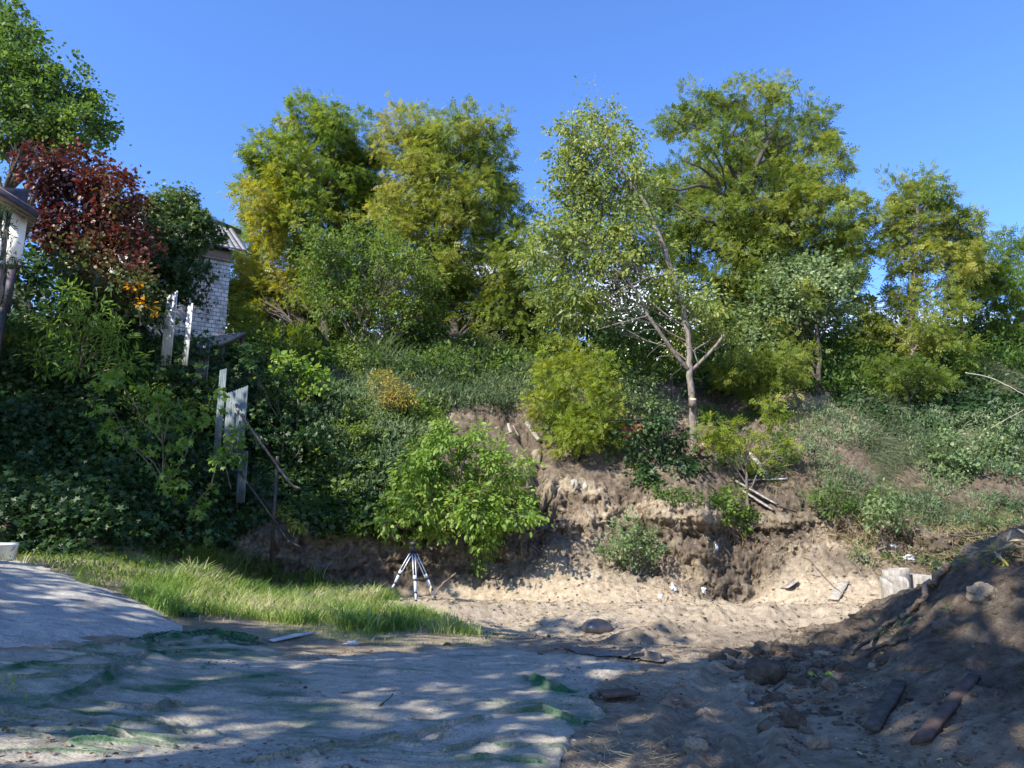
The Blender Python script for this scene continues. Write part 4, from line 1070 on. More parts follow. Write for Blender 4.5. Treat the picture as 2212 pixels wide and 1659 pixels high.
def R5(*p): return [(.3515 * x, 1123 + .3515 * y) for x, y in p]
def R6(*p): return [(777.6 + .3515 * x, 1252.8 + .3515 * y) for x, y in p]
FOLDS = [  # polyline, height, width, green
 (R5((0, 775), (250, 740), (360, 730)), .022, .03, 0),
 (R5((480, 730), (640, 700), (860, 685), (1060, 695), (1240, 688)), .03, .04, .2),
 (R5((830, 790), (1000, 745), (1200, 720), (1350, 695), (1500, 730), (1640, 770)), .075, .075, 1),
 (R5((740, 800), (960, 800), (1100, 790), (1300, 760), (1420, 740)), .055, .06, 1),
 (R5((900, 760), (1050, 700), (1230, 730), (1330, 745)), .05, .05, 1),
 (R5((200, 895), (400, 880), (600, 860), (740, 838)), .03, .035, .6),
 (R5((0, 935), (200, 900), (420, 935), (660, 930), (750, 910), (900, 850), (1100, 830), (1500, 820)), .04, .05, .9),
 (R5((60, 1000), (230, 990), (380, 990)), .035, .05, .7),
 (R5((280, 1185), (420, 1110), (560, 1060), (640, 1020), (740, 930)), .06, .06, 1),
 (R5((0, 1215), (300, 1215), (600, 1205)), .04, .035, .4),
 (R5((30, 1225), (300, 1260), (560, 1268)), .04, .035, .6),
 (R5((700, 1270), (850, 1250), (1000, 1290), (1130, 1330)), .04, .035, .6),
 (R5((100, 1350), (400, 1385), (720, 1390), (900, 1410), (1080, 1425)), .04, .035, .5),
 (R5((650, 1320), (760, 1350), (860, 1390)), .05, .045, .7),
 (R5((1500, 1520), (1650, 1500), (1900, 1450), (2212, 1400)), .055, .04, .5),
 (R5((900, 1180), (980, 1190), (1060, 1150), (1130, 1160)), .06, .05, 1),
 (R5((700, 1070), (900, 1060), (1150, 1050), (1400, 1000), (1650, 985)), .02, .07, .9),
 (R5((480, 1130), (680, 1160), (830, 1180)), .035, .04, .7),
 (R5((1700, 1480), (1800, 1440), (1960, 1465)), .04, .03, .4),
 (R5((900, 1200), (1000, 1250), (1080, 1280)), .03, .03, .3),
 (R5((250, 750), (380, 800), (480, 840)), .02, .02, 0),
 (R6((0, 1060), (250, 1020), (430, 970), (600, 930), (750, 900)), .06, .045, .6),
 (R6((540, 1075), (660, 1050), (800, 1010), (960, 985)), .045, .035, .5),
 (R6((840, 855), (960, 850), (1100, 835), (1220, 855), (1250, 870), (1340, 905)), .06, .045, 1),
 (R6((1070, 620), (1150, 665), (1200, 690), (1290, 710)), .07, .07, 1),
 (R6((1300, 760), (1400, 740), (1490, 710)), .05, .05, 1),
 (R6((0, 1010), (200, 965)), .04, .03, .4),
 (R6((870, 1040), (1000, 1040), (1120, 1050), (1270, 1050)), .04, .035, .7),
 (R6((220, 465), (330, 455), (470, 450)), .025, .03, 0),
 (R6((1280, 440), (1500, 450), (1700, 455)), .05, .05, 0),
 (R6((1650, 495), (1750, 475), (1850, 500)), .09, .07, 0),
 (R6((700, 540), (900, 520), (1150, 545)), .03, .05, 0),
 (R6((600, 1120), (800, 1140), (1100, 1150)), .04, .04, 1),
]
def gp(px, py):
    p = hit(px, py); return (p[0], p[1])
GFOLD = [([gp(*q) for q in f[0]], f[1], f[2], f[3]) for f in FOLDS]
GREENP = [gp(*q) for q in R5((0, 960), (400, 930), (760, 900))], [gp(*q) for q in R5((300, 1230), (800, 1220))], [gp(*q) for q in R5((300, 920), (1000, 870), (1500, 830))], [gp(*q) for q in R5((1000, 1000), (1600, 1010), (1900, 1250))], [gp(*q) for q in R6((1130, 760), (1480, 840))], [gp(*q) for q in R5((100, 1130), (700, 1000))]

def sheet(name, label, poly, mat, lift, folds, edge=5.0, wr=.012, net=0.0, thick=.003, fs=1.0, wrk=0.0, bury=0.0):
    xs = [p[0] for p in poly]; ys = [p[1] for p in poly]
    s0, s1 = (min(xs) - CX) / FPX * 1.0 - .02, (max(xs) - CX) / FPX * 1.05 + .02
    Ya = hit(np.mean(xs), min(max(ys), 1700))[1] * .93; Yb = max(hit(x, y)[1] for x, y in poly) * 1.05
    sv = np.arange(s0, s1, .0016); n = int(math.log(Yb / Ya) / .0021); Yv = np.geomspace(Ya, Yb, n)
    s_, y = np.meshgrid(sv, Yv); x = s_ * y
    z = terrain_z(x, y)
    u, v = proj(np.stack([x, y, z], -1))
    ed = edge * fbm(x * 2.5, y * 2.5, 0, 4, 41, .6)
    m = inpoly(u + ed, v + ed * .4, poly)
    zz = z + lift + wr * fbm(x * 3, y * 5, 0, 4, 42) + wr * .8 * np.abs(fbm(x * 1.1, y * 2.6, 0, 3, 43)) * 2
    nt_ = np.full(x.shape, net); fold_ = np.zeros(x.shape)
    wx = x + .03 * fbm(x * 2, y * 2, 0, 2, 47); wy = y + .045 * fbm(x * 2, y * 2, 0, 2, 48)
    for pts, hh, ww, gr in folds:
        d = polydist(wx, wy, pts)
        ln_ = 1.15 + .35 * fbm(x * 1.6, y * 1.6, 0, 2, 44)
        fd = fs * .8 * hh * ln_ * np.exp(-(d / (ww * .42)) ** 2); zz += fd; fold_ += fd
        zz += fs * hh * .25 * np.exp(-((d - ww * 1.9) / (ww * .5)) ** 2) * (fbm(x * 3, y * 3, 0, 2, 45) > 0)
        nt_ = np.maximum(nt_, gr * (.75 + .5 * fbm(x * 4, y * 4, 0, 3, 49)) * np.exp(-(d / (ww * 2.6)) ** 2))
    for pl in GREENP:
        nt_ = np.maximum(nt_, (.30 + .5 * fbm(x * 1.8, y * 5, 0, 4, 46)) * np.exp(-(polydist(x, y, pl) / .6) ** 2))
    r_ = 1 - np.abs(fbm(x * .55 + .3 * fbm(x, y, 0, 2, 141), y * 2.1, 0, 3, 142, .45))
    wl = smooth((r_ - .90) / .08) * smooth(fbm(x * .5, y * .8, 0, 2, 143) * 1.6 + .55)
    zz += wrk * .022 * wl; fold_ += wrk * .018 * wl
    nt_ = np.maximum(nt_, wrk * .8 * wl * smooth(1 - (x + 3.0) / 5.5))
    bd = polydist(u, v, list(poly) + [poly[0]]) + 9 * fbm(x * 1.6, y * 2.4, 0, 4, 144)
    zz -= bury * (1 - smooth(bd / 24))
    V = np.stack([x, y - .9 * fold_, zz], -1).reshape(-1, 3)
    ii = np.arange(x.size).reshape(x.shape)
    F = np.stack([ii[:-1, :-1], ii[:-1, 1:], ii[1:, 1:], ii[1:, :-1]], -1).reshape(-1, 4)
    F = F[m.ravel()[F].all(1)]
    us = np.unique(F); rm = -np.ones(len(V), int); rm[us] = np.arange(len(us))
    o = mesh_obj(name, V[us], rm[F], mat, None, {'net': nt_.ravel()[us]}, smoothed=True)
    tag(o, label, 'ground sheet')
    sol = o.modifiers.new('thickness', 'SOLIDIFY'); sol.thickness = thick; sol.offset = 1
    return o

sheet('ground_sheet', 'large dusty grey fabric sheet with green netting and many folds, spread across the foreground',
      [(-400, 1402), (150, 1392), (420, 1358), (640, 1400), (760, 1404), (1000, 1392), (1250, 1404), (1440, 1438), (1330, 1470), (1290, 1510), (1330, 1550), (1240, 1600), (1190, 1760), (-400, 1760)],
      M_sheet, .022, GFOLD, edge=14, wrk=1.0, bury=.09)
sheet('ground_sheet', 'smooth pale grey-blue sheet lying at the left in front of the grass',
      [(-400, 1200), (60, 1212), (200, 1262), (330, 1308), (428, 1362), (300, 1378), (150, 1392), (0, 1400), (-400, 1405)],
      M_sheetblue, .035, [([gp(0, 1262), gp(120, 1250)], .015, .05, 0), ([gp(40, 1320), gp(230, 1310)], .012, .12, 0)], edge=4, wr=.009, bury=.05, wrk=.25)
sheet('green_net', 'small crumpled dark green net piece at the front edge of the grass',
      [(335, 1300), (365, 1302), (410, 1308), (455, 1336), (400, 1338), (365, 1322), (340, 1312)],
      M_net, .02, [([gp(345, 1305), gp(385, 1312)], .08, .06, 1), ([gp(375, 1330), gp(450, 1334)], .05, .05, 1)], edge=3, wr=.03)
sheet('green_net', 'long crumpled green net bunched along the fold in the left foreground',
      R5((800, 745), (960, 700), (1150, 690), (1400, 688), (1560, 735), (1650, 780), (1500, 770), (1300, 775), (1120, 805), (850, 808)),
      M_net, .012, [f for f in GFOLD[2:5]], edge=9, wr=.012)
sheet('green_net', 'green net strip running diagonally down the left foreground',
      R5((735, 905), (820, 905), (720, 980), (620, 1060), (430, 1120), (270, 1195), (400, 1095), (560, 1030), (640, 990)),
      M_net, .010, [GFOLD[8]], edge=9, wr=.010)
sheet('green_net', 'bright green torn net scrap beside the brown board in the foreground',
      R6((1060, 610), (1180, 650), (1310, 715), (1500, 700), (1400, 750), (1530, 820), (1380, 905), (1240, 870), (1260, 800), (1190, 730), (1090, 650)),
      M_net, .010, GFOLD[23:26], edge=12, wr=.010)
sheet('black_tarp', 'dark tarpaulin edge sticking out of the sand at the pit rim',
      R6((1240, 430), (1480, 436), (1720, 448), (1880, 500), (1860, 520), (1680, 495), (1350, 462)), M_tarp, .012, GFOLD[29:31], edge=7, wr=.02)

# ------------------------------------------------------------------ litter, straw, pebbles (uncountable)
def flat_litter(name, label, cat, polys, dens, size, T, leaf, seed, gap=(1.2, -.1), on_heap=False, up=.02, tilt=.35, tint0=.5):
    r = np.random.default_rng(seed)
    P = np.concatenate([scatter(p, dens, r, on_heap, 14, gap, seed)[0] for p in polys])
    if not len(P): return
    P[:, 2] = ground_z(P[:, 0], P[:, 1]) + up + r.random(len(P)) * .02
    n = len(P); a = r.random(n) * 2 * PI
    d = np.stack([np.cos(a), np.sin(a), r.normal(size=n) * tilt * .5], 1)
    z = nrm(np.array([0, 0, 1.]) + r.normal(size=(n, 3)) * tilt)
    V, F = instance(T, P, d, z, size * r.uniform(.5, 1.4, n))
    o = mesh_obj(name, V, F, leaf, None, {'tint': np.repeat(np.clip(tint0 + r.normal(0, .3, n), 0, 1), len(T[0]))})
    tag(o, label, cat, None, 'stuff')
FG = [(-300, 1400), (1200, 1400), (1500, 1480), (1500, 1720), (-300, 1720)]
flat_litter('leaf_litter', 'reddish brown dead leaves blown over the grey sheets', 'leaf litter', [FG], 75, .045, T_OV, M_litter, 101, gap=(.9, .22), up=.035)
flat_litter('leaf_litter', 'scattered dry leaf scraps on the open soil', 'leaf litter', [[(1200, 1400), (1800, 1400), (2300, 1720), (1150, 1720)], [(900, 1280), (1900, 1300), (1700, 1420), (1000, 1400)]], 45, .05, T_LONG, M_straw, 102, gap=(1.1, 0))
T_STRAW = blade_t(.25, .03, 2)
blades('straw', 'pale cut straw and stalks lying in heaps on the soil in the right foreground', 'straw',
       [[(1240, 1600), (1500, 1570), (1620, 1640), (1600, 1720), (1200, 1720)], [(1560, 1480), (1700, 1480), (1790, 1530), (1700, 1570), (1600, 1560)], [(1200, 1550), (1340, 1560), (1300, 1640)]],
       420, .20, M_straw, seed=103, T=T_STRAW, tint0=.5, down=.97, lean=.5, on_heap=True, gap=(1.3, -.15), edge=18)
blades('straw', 'dry stalks and twigs strewn over the sand slope of the pit', 'straw',
       [[(1130, 1130), (1330, 1150), (1330, 1260), (1500, 1290), (1520, 1305), (1300, 1290), (1180, 1200)], [(1480, 1150), (1640, 1180), (1620, 1290), (1500, 1290)], [(1700, 1150), (2000, 1140), (2080, 1230), (1900, 1290), (1750, 1230)]],
       150, .22, M_straw, seed=104, T=T_STRAW, tint0=.35, down=.95, lean=.6, edge=25)
blades('straw', 'dry trampled stalks along the front edge of the grass strip', 'straw',
       [[(640, 1345), (1060, 1375), (1120, 1400), (760, 1400), (560, 1375)]], 260, .17, M_straw, seed=105, T=T_STRAW, tint0=.45, down=.93, lean=.6, edge=10)

def ico(sub):
    import bmesh
    bm = bmesh.new(); bmesh.ops.create_icosphere(bm, subdivisions=sub, radius=1)
    V = np.array([v.co[:] for v in bm.verts]); F = np.array([[v.index for v in f.verts] for f in bm.faces]); bm.free()
    return V, F
I1, I3, I4 = ico(1), ico(3), ico(4)
M_clod = soilmat('clod_soil')

def pebbles(name, label, polys, dens, smin, smax, seed, on_heap, matr, gap=None):
    r = np.random.default_rng(seed)
    if on_heap == 'only':
        n = int(dens)
        x = r.uniform(1.2, 12, n * 3); y = r.uniform(3.5, 16, n * 3)
        q_ = heap_h(x, y)[1]; k = (q_ > -2.0) & (r.random(n * 3) < np.clip(1.3 - .25 * q_, .2, 1)); x, y = x[k][:n], y[k][:n]
        P = np.stack([x, y, ground_z(x, y)], 1)
    else:
        P = np.concatenate([scatter(p, dens, r, bool(on_heap), 10, gap, seed)[0] for p in polys])
        P[:, 2] = ground_z(P[:, 0], P[:, 1])
    n = len(P)
    sc_ = smin + (smax - smin) * r.random(n) ** 5
    V0, F0 = I1
    jitv = 1 + .42 * r.uniform(-1, 1, size=(n, len(V0), 1))
    ax = np.stack([r.uniform(.7, 1.3, n), r.uniform(.7, 1.3, n), r.uniform(.45, .8, n)], 1)
    V = P[:, None, :] + V0[None] * jitv * ax[:, None, :] * sc_[:, None, None]
    F = F0[None] + (np.arange(n) * len(V0))[:, None, None]
    o = mesh_obj(name, V.reshape(-1, 3), F.reshape(-1, 3), matr, None, {'soil': np.repeat(r.uniform(.7 if on_heap else .2, 1.1, n), len(V0))})
    tag(o, label, 'pebbles', None, 'stuff')
pebbles('soil_crumbs', 'small crumbs and clods of soil over the dark heap', None, 14000, .008, .040, 111, 'only', M_soil)
pebbles('soil_crumbs', 'small clods and stones on the sandy pit floor and banks', [[(900, 1290), (1990, 1300), (1750, 1430), (1250, 1440), (1000, 1380)], [(1100, 1000), (1560, 1080), (1560, 1310), (1050, 1310)], [(1640, 1130), (1990, 1150), (1960, 1310), (1640, 1310)]], 45, .012, .055, 112, False, M_soil)
pebbles('soil_crumbs', 'loose dark crumbs and lumps of soil around the foot of the heap', [[(1540, 1420), (1720, 1385), (1900, 1380), (1850, 1460), (1800, 1560), (1700, 1640), (1640, 1560)]], 60, .02, .13, 114, True, M_clod)
pebbles('soil_crumbs', 'small stones and crumbs in the foreground soil', [[(1150, 1400), (1900, 1400), (2100, 1720), (1100, 1720)], FG], 50, .005, .022, 113, False, M_soil)

def clod(px, py, rx, ry, label, soil=.9, seed=0, name='soil_clod', mat=None, rough=.40, cat='clod', group=None, sink=.35, flat=1.0):
    p = hit(px, py + ry * .5); u = upx(py, p[1])
    V0, F0 = I4
    r = np.random.default_rng(seed + 500); o3 = r.uniform(0, 50, 3)
    q = V0 * 1.4 + o3
    k = 1 + rough * fbm(q[:, 0], q[:, 1], q[:, 2], 4, seed) + .10 * rough * fbm(q[:, 0] * 6, q[:, 1] * 6, q[:, 2] * 6, 3, seed + 1)
    V = V0 * k[:, None] * np.array([rx * u, (rx + ry) / 2 * u * 1.0, ry * u * flat])
    p[2] += ry * u * (1 - sink * 2) * .5
    o = mesh_obj(name, V + p, F0, mat or M_clod, None, {'soil': np.full(len(V), soil)}, smoothed=True)
    recentre(o, p - np.array([0, 0, ry * u * .5]))
    return tag(o, label, cat, group)

def R7(x, y): return (1468.8 + .3359 * x, 1209.6 + .3359 * y)
CL = [((550, 710), 44, 34, 'largest dark lump of earth at the foot of the soil heap', 1.1),
      ((735, 570), 13, 13, 'angular upright stone on the shadow edge behind the largest earth lump', .8),
      ((775, 785), 22, 16, 'dark blocky clod right of the largest earth lump, lower of two', 1.0),
      ((840, 745), 18, 12, 'dark clod right of the largest earth lump, upper of two', 1.0),
      ((975, 800), 19, 17, 'brownish rounded clod above the straw at the heap foot', .7),
      ((1000, 580), 13, 11, 'brown stone in the row of stones behind the heap foot', .6),
      ((1085, 590), 13, 8, 'flat brown stone lying next to the brown stone behind the heap foot', .6),
      ((925, 600), 19, 7, 'flat pale stone slab behind the heap foot', .2),
      ((720, 1025), 25, 25, 'round dark clod below the straw patch', 1.1),
      ((810, 1095), 15, 11, 'grey angular stone touching the round dark clod below the straw', .7),
      ((915, 905), 15, 10, 'small grey clod at the right end of the straw patch', .8),
      ((1320, 650), 16, 11, 'dark stone halfway up the heap beside the pale one', 1.0),
      ((1240, 685), 9, 8, 'small pale stone halfway up the heap', .2),
      ((1950, 210), 30, 24, 'big pale rounded lump of sandy soil high on the heap', .15),
      ((1705, 420), 22, 12, 'crumbly brown clod ledge on the upper heap', .8),
      ((1020, 1050), 12, 9, 'small brown clod on the lower heap face', .8),
      ((100, 1180), 24, 20, 'sandy lump in the tyre rut', .1),
      ((880, 1180), 22, 20, 'cracked pale-topped lump at the bottom of the heap', .4),
      ((1845, 1285), 18, 12, 'half buried stone near the bottom right of the heap', .7)]
for i, ((x_, y_), rx, ry, lab, so) in enumerate(CL):
    a_, b_ = R7(x_, y_)
    clod(a_, b_, rx, ry, lab, so, i)
clod(98, 1192, 20, 9, 'brown earth clod at the left end of the grass strip', .9, 31)
clod(965, 1392, 8, 4.5, 'small dark clod on the grey sheet in front of the grass', 1.1, 32)
M_boulder = roughmat('smooth_dark_plastic', (.05, .048, .05), (.13, .115, .105), 6, .32, .1, spec=.5)
clod(1290, 1353, 33, 19, 'smooth dark rounded boulder half buried in the trench', .5, 33, 'boulder', M_boulder, .05, 'boulder', sink=.2)
M_slab = roughmat('pale_concrete', (.22, .20, .17), (.38, .35, .30), 12, .9, .4)
for i, (x_, y_, rx, ry, lab) in enumerate([(1180, 1010, 12, 7, 'grey rubble lump near the top of the slumped bank'), (1240, 1045, 9, 12, 'upright pale stone on the slumped bank'), (1265, 1050, 7, 10, 'narrow pale stone right of the upright one on the slumped bank'),
      (1213, 1110, 9, 5, 'small stone below the slumped bank'), (1290, 1245, 8, 6, 'little pale stone on the sand spur'), (1320, 1012, 15, 4, 'flat dark stone on the bank top under the ivy'),
      (1160, 985, 14, 20, 'split earth block at the crack in the bank')]):
    clod(x_, y_, rx, ry, lab, .4, 40 + i, 'stone', M_slab if i in (1, 2, 4) else None, .25, 'stone')

# ------------------------------------------------------------------ big trees outside the frame, on the sunny side (they throw the dappled shade)
def shade_tree(label, spots, seed, lai=1.5, size=.30):
    """spots: (ground x, y, z, distance along the sun direction, radius)"""
    global rng
    rng = np.random.default_rng(seed)
    C = [np.array(s_[:3]) + SUN * s_[3] for s_ in spots]; R = [s_[4] for s_ in spots]
    V, F, tt, cl = cloud(C, R, T_BROAD, size, lai, clump=.5, per=14, shell=.3)
    mc = np.mean(C, axis=0)
    bx, by = mc[0], mc[1]
    bz = float(ground_z(np.array([bx]), np.array([max(by, .6)]))[0]) if by > .6 else 0.0
    root = thing('shade_tree', label, 'tree', (bx, by, bz), 'tall trees outside the picture on the sunny side')
    mesh_obj('crown', V, F, M_mid, root, {'tint': tt})
    mb = MB()
    tp = bough(mb, (bx, by, bz - .3), mc, .28, .12, 9, 0, .03, 9, seed)
    for i, c in enumerate(C): bough(mb, tp[5 + i % 3], c, .1, .03, 6, .05, .05, 5, seed * 7 + i)
    mb.build('trunk', M_bark, root, True)

shade_tree('tall leafy tree standing left of the yard, shading the left bank', [(-13, 18.5, 3.5, 12, 3.3), (-10, 19.5, 3, 13, 2.7), (-8.2, 20.5, 3.5, 14, 2.0), (-14, 18, 6.5, 12, 2.2), (-7.5, 20, 1.2, 15, 1.8)], 201, 2.6)
shade_tree('tall leafy tree left of the viewer, shading the grey sheets', [(-5.5, 8.5, .3, 15, 2.3), (-2.3, 7.9, 0, 16, 2.2), (-8, 11.5, .8, 14, 1.8), (-3.8, 11.0, .2, 16.5, 1.8), (-.5, 10.3, 0, 16, 1.9), (-5.4, 5.8, .2, 15, 1.5), (-1.2, 6.0, 0, 15, 1.2)], 202, 3.4)
shade_tree('tall leafy tree behind the viewer, shading the middle of the yard', [(1.5, 8.4, 0, 16, 2.0), (3.3, 9.6, 0, 17, 1.6), (0.6, 11.8, 0, 17, 1.5), (3.9, 8.0, .2, 17.5, 1.7), (2.2, 5.4, 0, 15, 1.5), (-1.4, 14.0, 0, 17, 1.4), (2.6, 7.0, 0, 16, 1.4)], 203, 3.6)
shade_tree('tall leafy tree behind the viewer to the right, shading the soil heap', [(5.9, 9.8, 1, 18, 1.5), (7.2, 11.6, 1.8, 18, 1.0), (7.4, 7.6, 2.2, 18, 1.6), (5.2, 6.2, 1, 18, 1.4), (8.4, 10.5, 2.6, 18, 1.1)], 204, 3.3)
shade_tree('slender tree left of the pit, shading the trench', [(0.5, 15.4, 0, 17, 1.25), (-1.4, 19.5, 0, 17, 1.0), (-4, 21.5, 0, 16, 1.3), (-2.2, 23.0, 1, 21, 1.0)], 205, 2.0)

# ------------------------------------------------------------------ houses
def brickmat(name):
    m, t, b = nodemat(name)
    co = t.nodes.new('ShaderNodeTexCoord')
    sx = t.nodes.new('ShaderNodeSeparateXYZ'); cx_ = t.nodes.new('ShaderNodeCombineXYZ')
    ad = t.nodes.new('ShaderNodeMath'); ad.operation = 'ADD'
    t.links.new(co.outputs['Object'], sx.inputs[0])
    t.links.new(sx.outputs['X'], ad.inputs[0]); t.links.new(sx.outputs['Y'], ad.inputs[1])
    t.links.new(ad.outputs[0], cx_.inputs[0]); t.links.new(sx.outputs['Z'], cx_.inputs[1])
    br = t.nodes.new('ShaderNodeTexBrick')
    br.inputs['Scale'].default_value = 1.0
    br.inputs['Brick Width'].default_value = .34; br.inputs['Row Height'].default_value = .155
    br.inputs['Mortar Size'].default_value = .016; br.inputs['Mortar Smooth'].default_value = .3
    br.inputs['Color1'].default_value = (.62, .62, .60, 1); br.inputs['Color2'].default_value = (.50, .51, .51, 1)
    br.inputs['Mortar'].default_value = (.17, .17, .175, 1)
    n = t.nodes.new('ShaderNodeTexNoise'); n.inputs['Scale'].default_value = 2.6; n.inputs['Detail'].default_value = 6
    t.links.new(cx_.outputs[0], n.inputs['Vector'])
    t.links.new(cx_.outputs[0], br.inputs['Vector'])
    r = ramp(t, [(.47, (0, 0, 0)), (.60, (.8, .8, .8))])
    t.links.new(n.outputs['Fac'], r.inputs[0])
    mx = t.nodes.new('ShaderNodeMix'); mx.data_type = 'RGBA'
    t.links.new(r.outputs[0], mx.inputs['Factor']); t.links.new(br.outputs['Color'], mx.inputs[6]); mx.inputs[7].default_value = (.27, .27, .27, 1)
    t.links.new(mx.outputs[2], b.inputs['Base Color']); b.inputs['Roughness'].default_value = .9
    bp = t.nodes.new('ShaderNodeBump'); bp.inputs['Distance'].default_value = .02; bp.inputs['Strength'].default_value = .7; bp.invert = True
    t.links.new(br.outputs['Fac'], bp.inputs['Height']); t.links.new(bp.outputs[0], b.inputs['Normal'])
    return m
M_brick = brickmat('white_silicate_brick')
M_slate = roughmat('old_slate_roof', (.15, .145, .145), (.32, .31, .31), 5, .85, .5)
M_bluemetal = roughmat('blue_grey_metal', (.10, .15, .22), (.16, .22, .31), 4, .45, .1, metal=.3)
M_greyboard = roughmat('grey_boards', (.13, .125, .12), (.25, .24, .23), 6, .9, .4, stretch=(1, 1, 4))
M_white = roughmat('white_plastic', (.70, .72, .74), (.80, .81, .82), 3, .4, .05)
M_darkside = roughmat('dark_violet_siding', (.035, .03, .045), (.07, .06, .08), 6, .6, .2)
M_glass = roughmat('window_glass', (.04, .05, .06), (.09, .10, .12), 2, .08, .0, spec=.8)
M_sheetmetal = roughmat('galvanised_profile_sheet', (.07, .095, .105), (.14, .18, .20), 3.5, .6, .1, metal=.1)
M_whitesheet = roughmat('white_profile_sheet', (.34, .36, .37), (.58, .60, .61), 4, .45, .1)
M_steel = roughmat('dark_painted_steel', (.03, .03, .033), (.08, .07, .065), 18, .5, .1, metal=.3)
M_rail = roughmat('primered_rail', (.10, .07, .065), (.22, .17, .15), 14, .5, .1)
M_rust = roughmat('rust', (.10, .035, .02), (.24, .10, .055), 8, .85, .4)

# white brick house: right corner of its gable wall
cr = at(478, 735, 27.0); a_ = math.radians(26)
d1 = np.array([-math.cos(a_), -math.sin(a_), 0]); d2 = np.array([-math.sin(a_), math.cos(a_), 0]); up = np.array([0, 0, 1.])
zb, ze, zr = cr[2] - 1.6, float(at(500, 546, 27)[2]), float(at(330, 428, 25.5)[2])
cr = np.array([cr[0] + .12, cr[1], zb])
root = thing('brick_house', 'white brick house with a grey slate roof, half covered by creeper', 'house', cr)
W_, D_ = 4.3, 5.2
a_ = math.radians(33)
d1 = np.array([-math.cos(a_), -math.sin(a_), 0]); d2 = np.array([-math.sin(a_), math.cos(a_), 0])
zr = ze + (D_ / 2 + .45) * math.tan(math.radians(33))
P = lambda u, v, z: cr + d1 * u + d2 * v + up * (z - zb)
mb = MB()
mb.add([P(0, 0, zb), P(W_, 0, zb), P(W_, 0, ze), P(0, 0, ze), P(0, D_, zb), P(W_, D_, zb), P(W_, D_, ze), P(0, D_, ze)],
       [(0, 1, 2, 3), (5, 4, 7, 6), (4, 0, 3, 7), (1, 5, 6, 2), (3, 2, 6, 7)])
mb.build('wall', M_brick, root)
mb = MB(); mb.bar(P(-.02, -.03, ze - .16), P(W_, -.03, ze - .16), .05, .32); mb.build('fascia', M_greyboard, root)
mb = MB(); mb.bar(P(-.06, -.07, ze - .36), P(W_, -.07, ze - .36), .05, .07); mb.build('ledge_board', M_plank, root)
for uu_ in (0, W_ - .08):
    mb = MB(); mb.add([P(uu_, 0, ze + .002), P(uu_, D_, ze + .002), P(uu_, D_ / 2, zr - .3), P(uu_ + .08, 0, ze + .002), P(uu_ + .08, D_, ze + .002), P(uu_ + .08, D_ / 2, zr - .3)],
           [(0, 1, 2), (5, 4, 3), (0, 3, 4, 1), (1, 4, 5, 2), (2, 5, 3, 0)]); mb.build('gable', M_greyboard, root)
mb = MB()
for sg in (0, 1):
    v0, v1 = (-.45, D_ / 2) if sg == 0 else (D_ + .45, D_ / 2)
    q = [P(-.5, v0, ze - .02), P(-.5, v1, zr), P(W_ + .4, v1, zr), P(W_ + .4, v0, ze - .02)]
    mb.add(q + [p_ + up * .06 for p_ in q], [(0, 3, 2, 1), (4, 5, 6, 7), (0, 1, 5, 4), (2, 3, 7, 6), (0, 4, 7, 3), (1, 2, 6, 5)])
    rs = np.random.default_rng(5 + sg)
    for k in range(13):   # slate courses, each slate its own tilt
        f0, f1 = k / 13, (k + 1.12) / 13
        for m_ in range(24):
            g0, g1 = m_ / 24 + .002, (m_ + 1) / 24 - .002
            def sp(f, g_, lift): return (q[0] * (1 - f) + q[1] * f) * (1 - g_) + (q[3] * (1 - f) + q[2] * f) * g_ + up * (.066 + lift)
            l_ = rs.uniform(.008, .018)
            A_ = [sp(f0, g0, l_), sp(f0, g1, l_ + rs.uniform(-.006, .006)), sp(min(f1, 1), g1, .004), sp(min(f1, 1), g0, .004)]
            mb.add(A_ + [p_ - up * .012 for p_ in A_], [(0, 1, 2, 3), (7, 6, 5, 4), (0, 4, 5, 1), (1, 5, 6, 2), (2, 6, 7, 3), (3, 7, 4, 0)])
mb.build('roof', M_slate, root)
mb = MB(); mb.bar(P(-.5, -.47, ze - .05), P(-.5, D_ / 2, zr - .03), .03, .13); mb.build('barge_board', M_plank, root)
mb = MB(); mb.box(P(1.5, -.01, (zb + ze) / 2 + .3), d1, d2, up, .09, .03, .09); mb.build('vent_grille', M_plank_red, root)
mb = MB(); rr = np.random.default_rng(3)
for (u0, z0, u1, z1) in ((1.05, ze - .1, .95, ze - 2.2), (1.05, ze - .6, .55, ze - 1.4), (.98, ze - 1.0, 1.5, ze - 2.0), (.7, ze - .9, .62, ze - 2.9), (1.5, ze - 2, 1.4, ze - 3.2), (.95, ze - .9, .75, ze - 1.5)):
    bough(mb, P(u0, -.04, z0), P(u1, -.04, z1), .013, .006, 9, 0, .06, 4, int(u0 * 100))
o = thing('wall_creeper', 'bare dark creeper climbing the white brick wall', 'creeper', P(1, -.05, zb)); mb.build('stem', M_bark_dark, o)
n = 150; k_ = rr.random((n, 2))
pos = np.array([P(.95 + .3 * rr.normal(), -.08, ze - .2 - 2.6 * b_) for _, b_ in k_])
V, F = instance(T_OV, pos, rand_dirs(n, rr) + np.array([0, 0, -.8]), rand_dirs(n, rr), np.full(n, .12))
mesh_obj('foliage', V, F, M_red, o, {'tint': np.repeat(rr.random(n) * .8, 6)})['label'] = 'few small red leaves left on the stems'

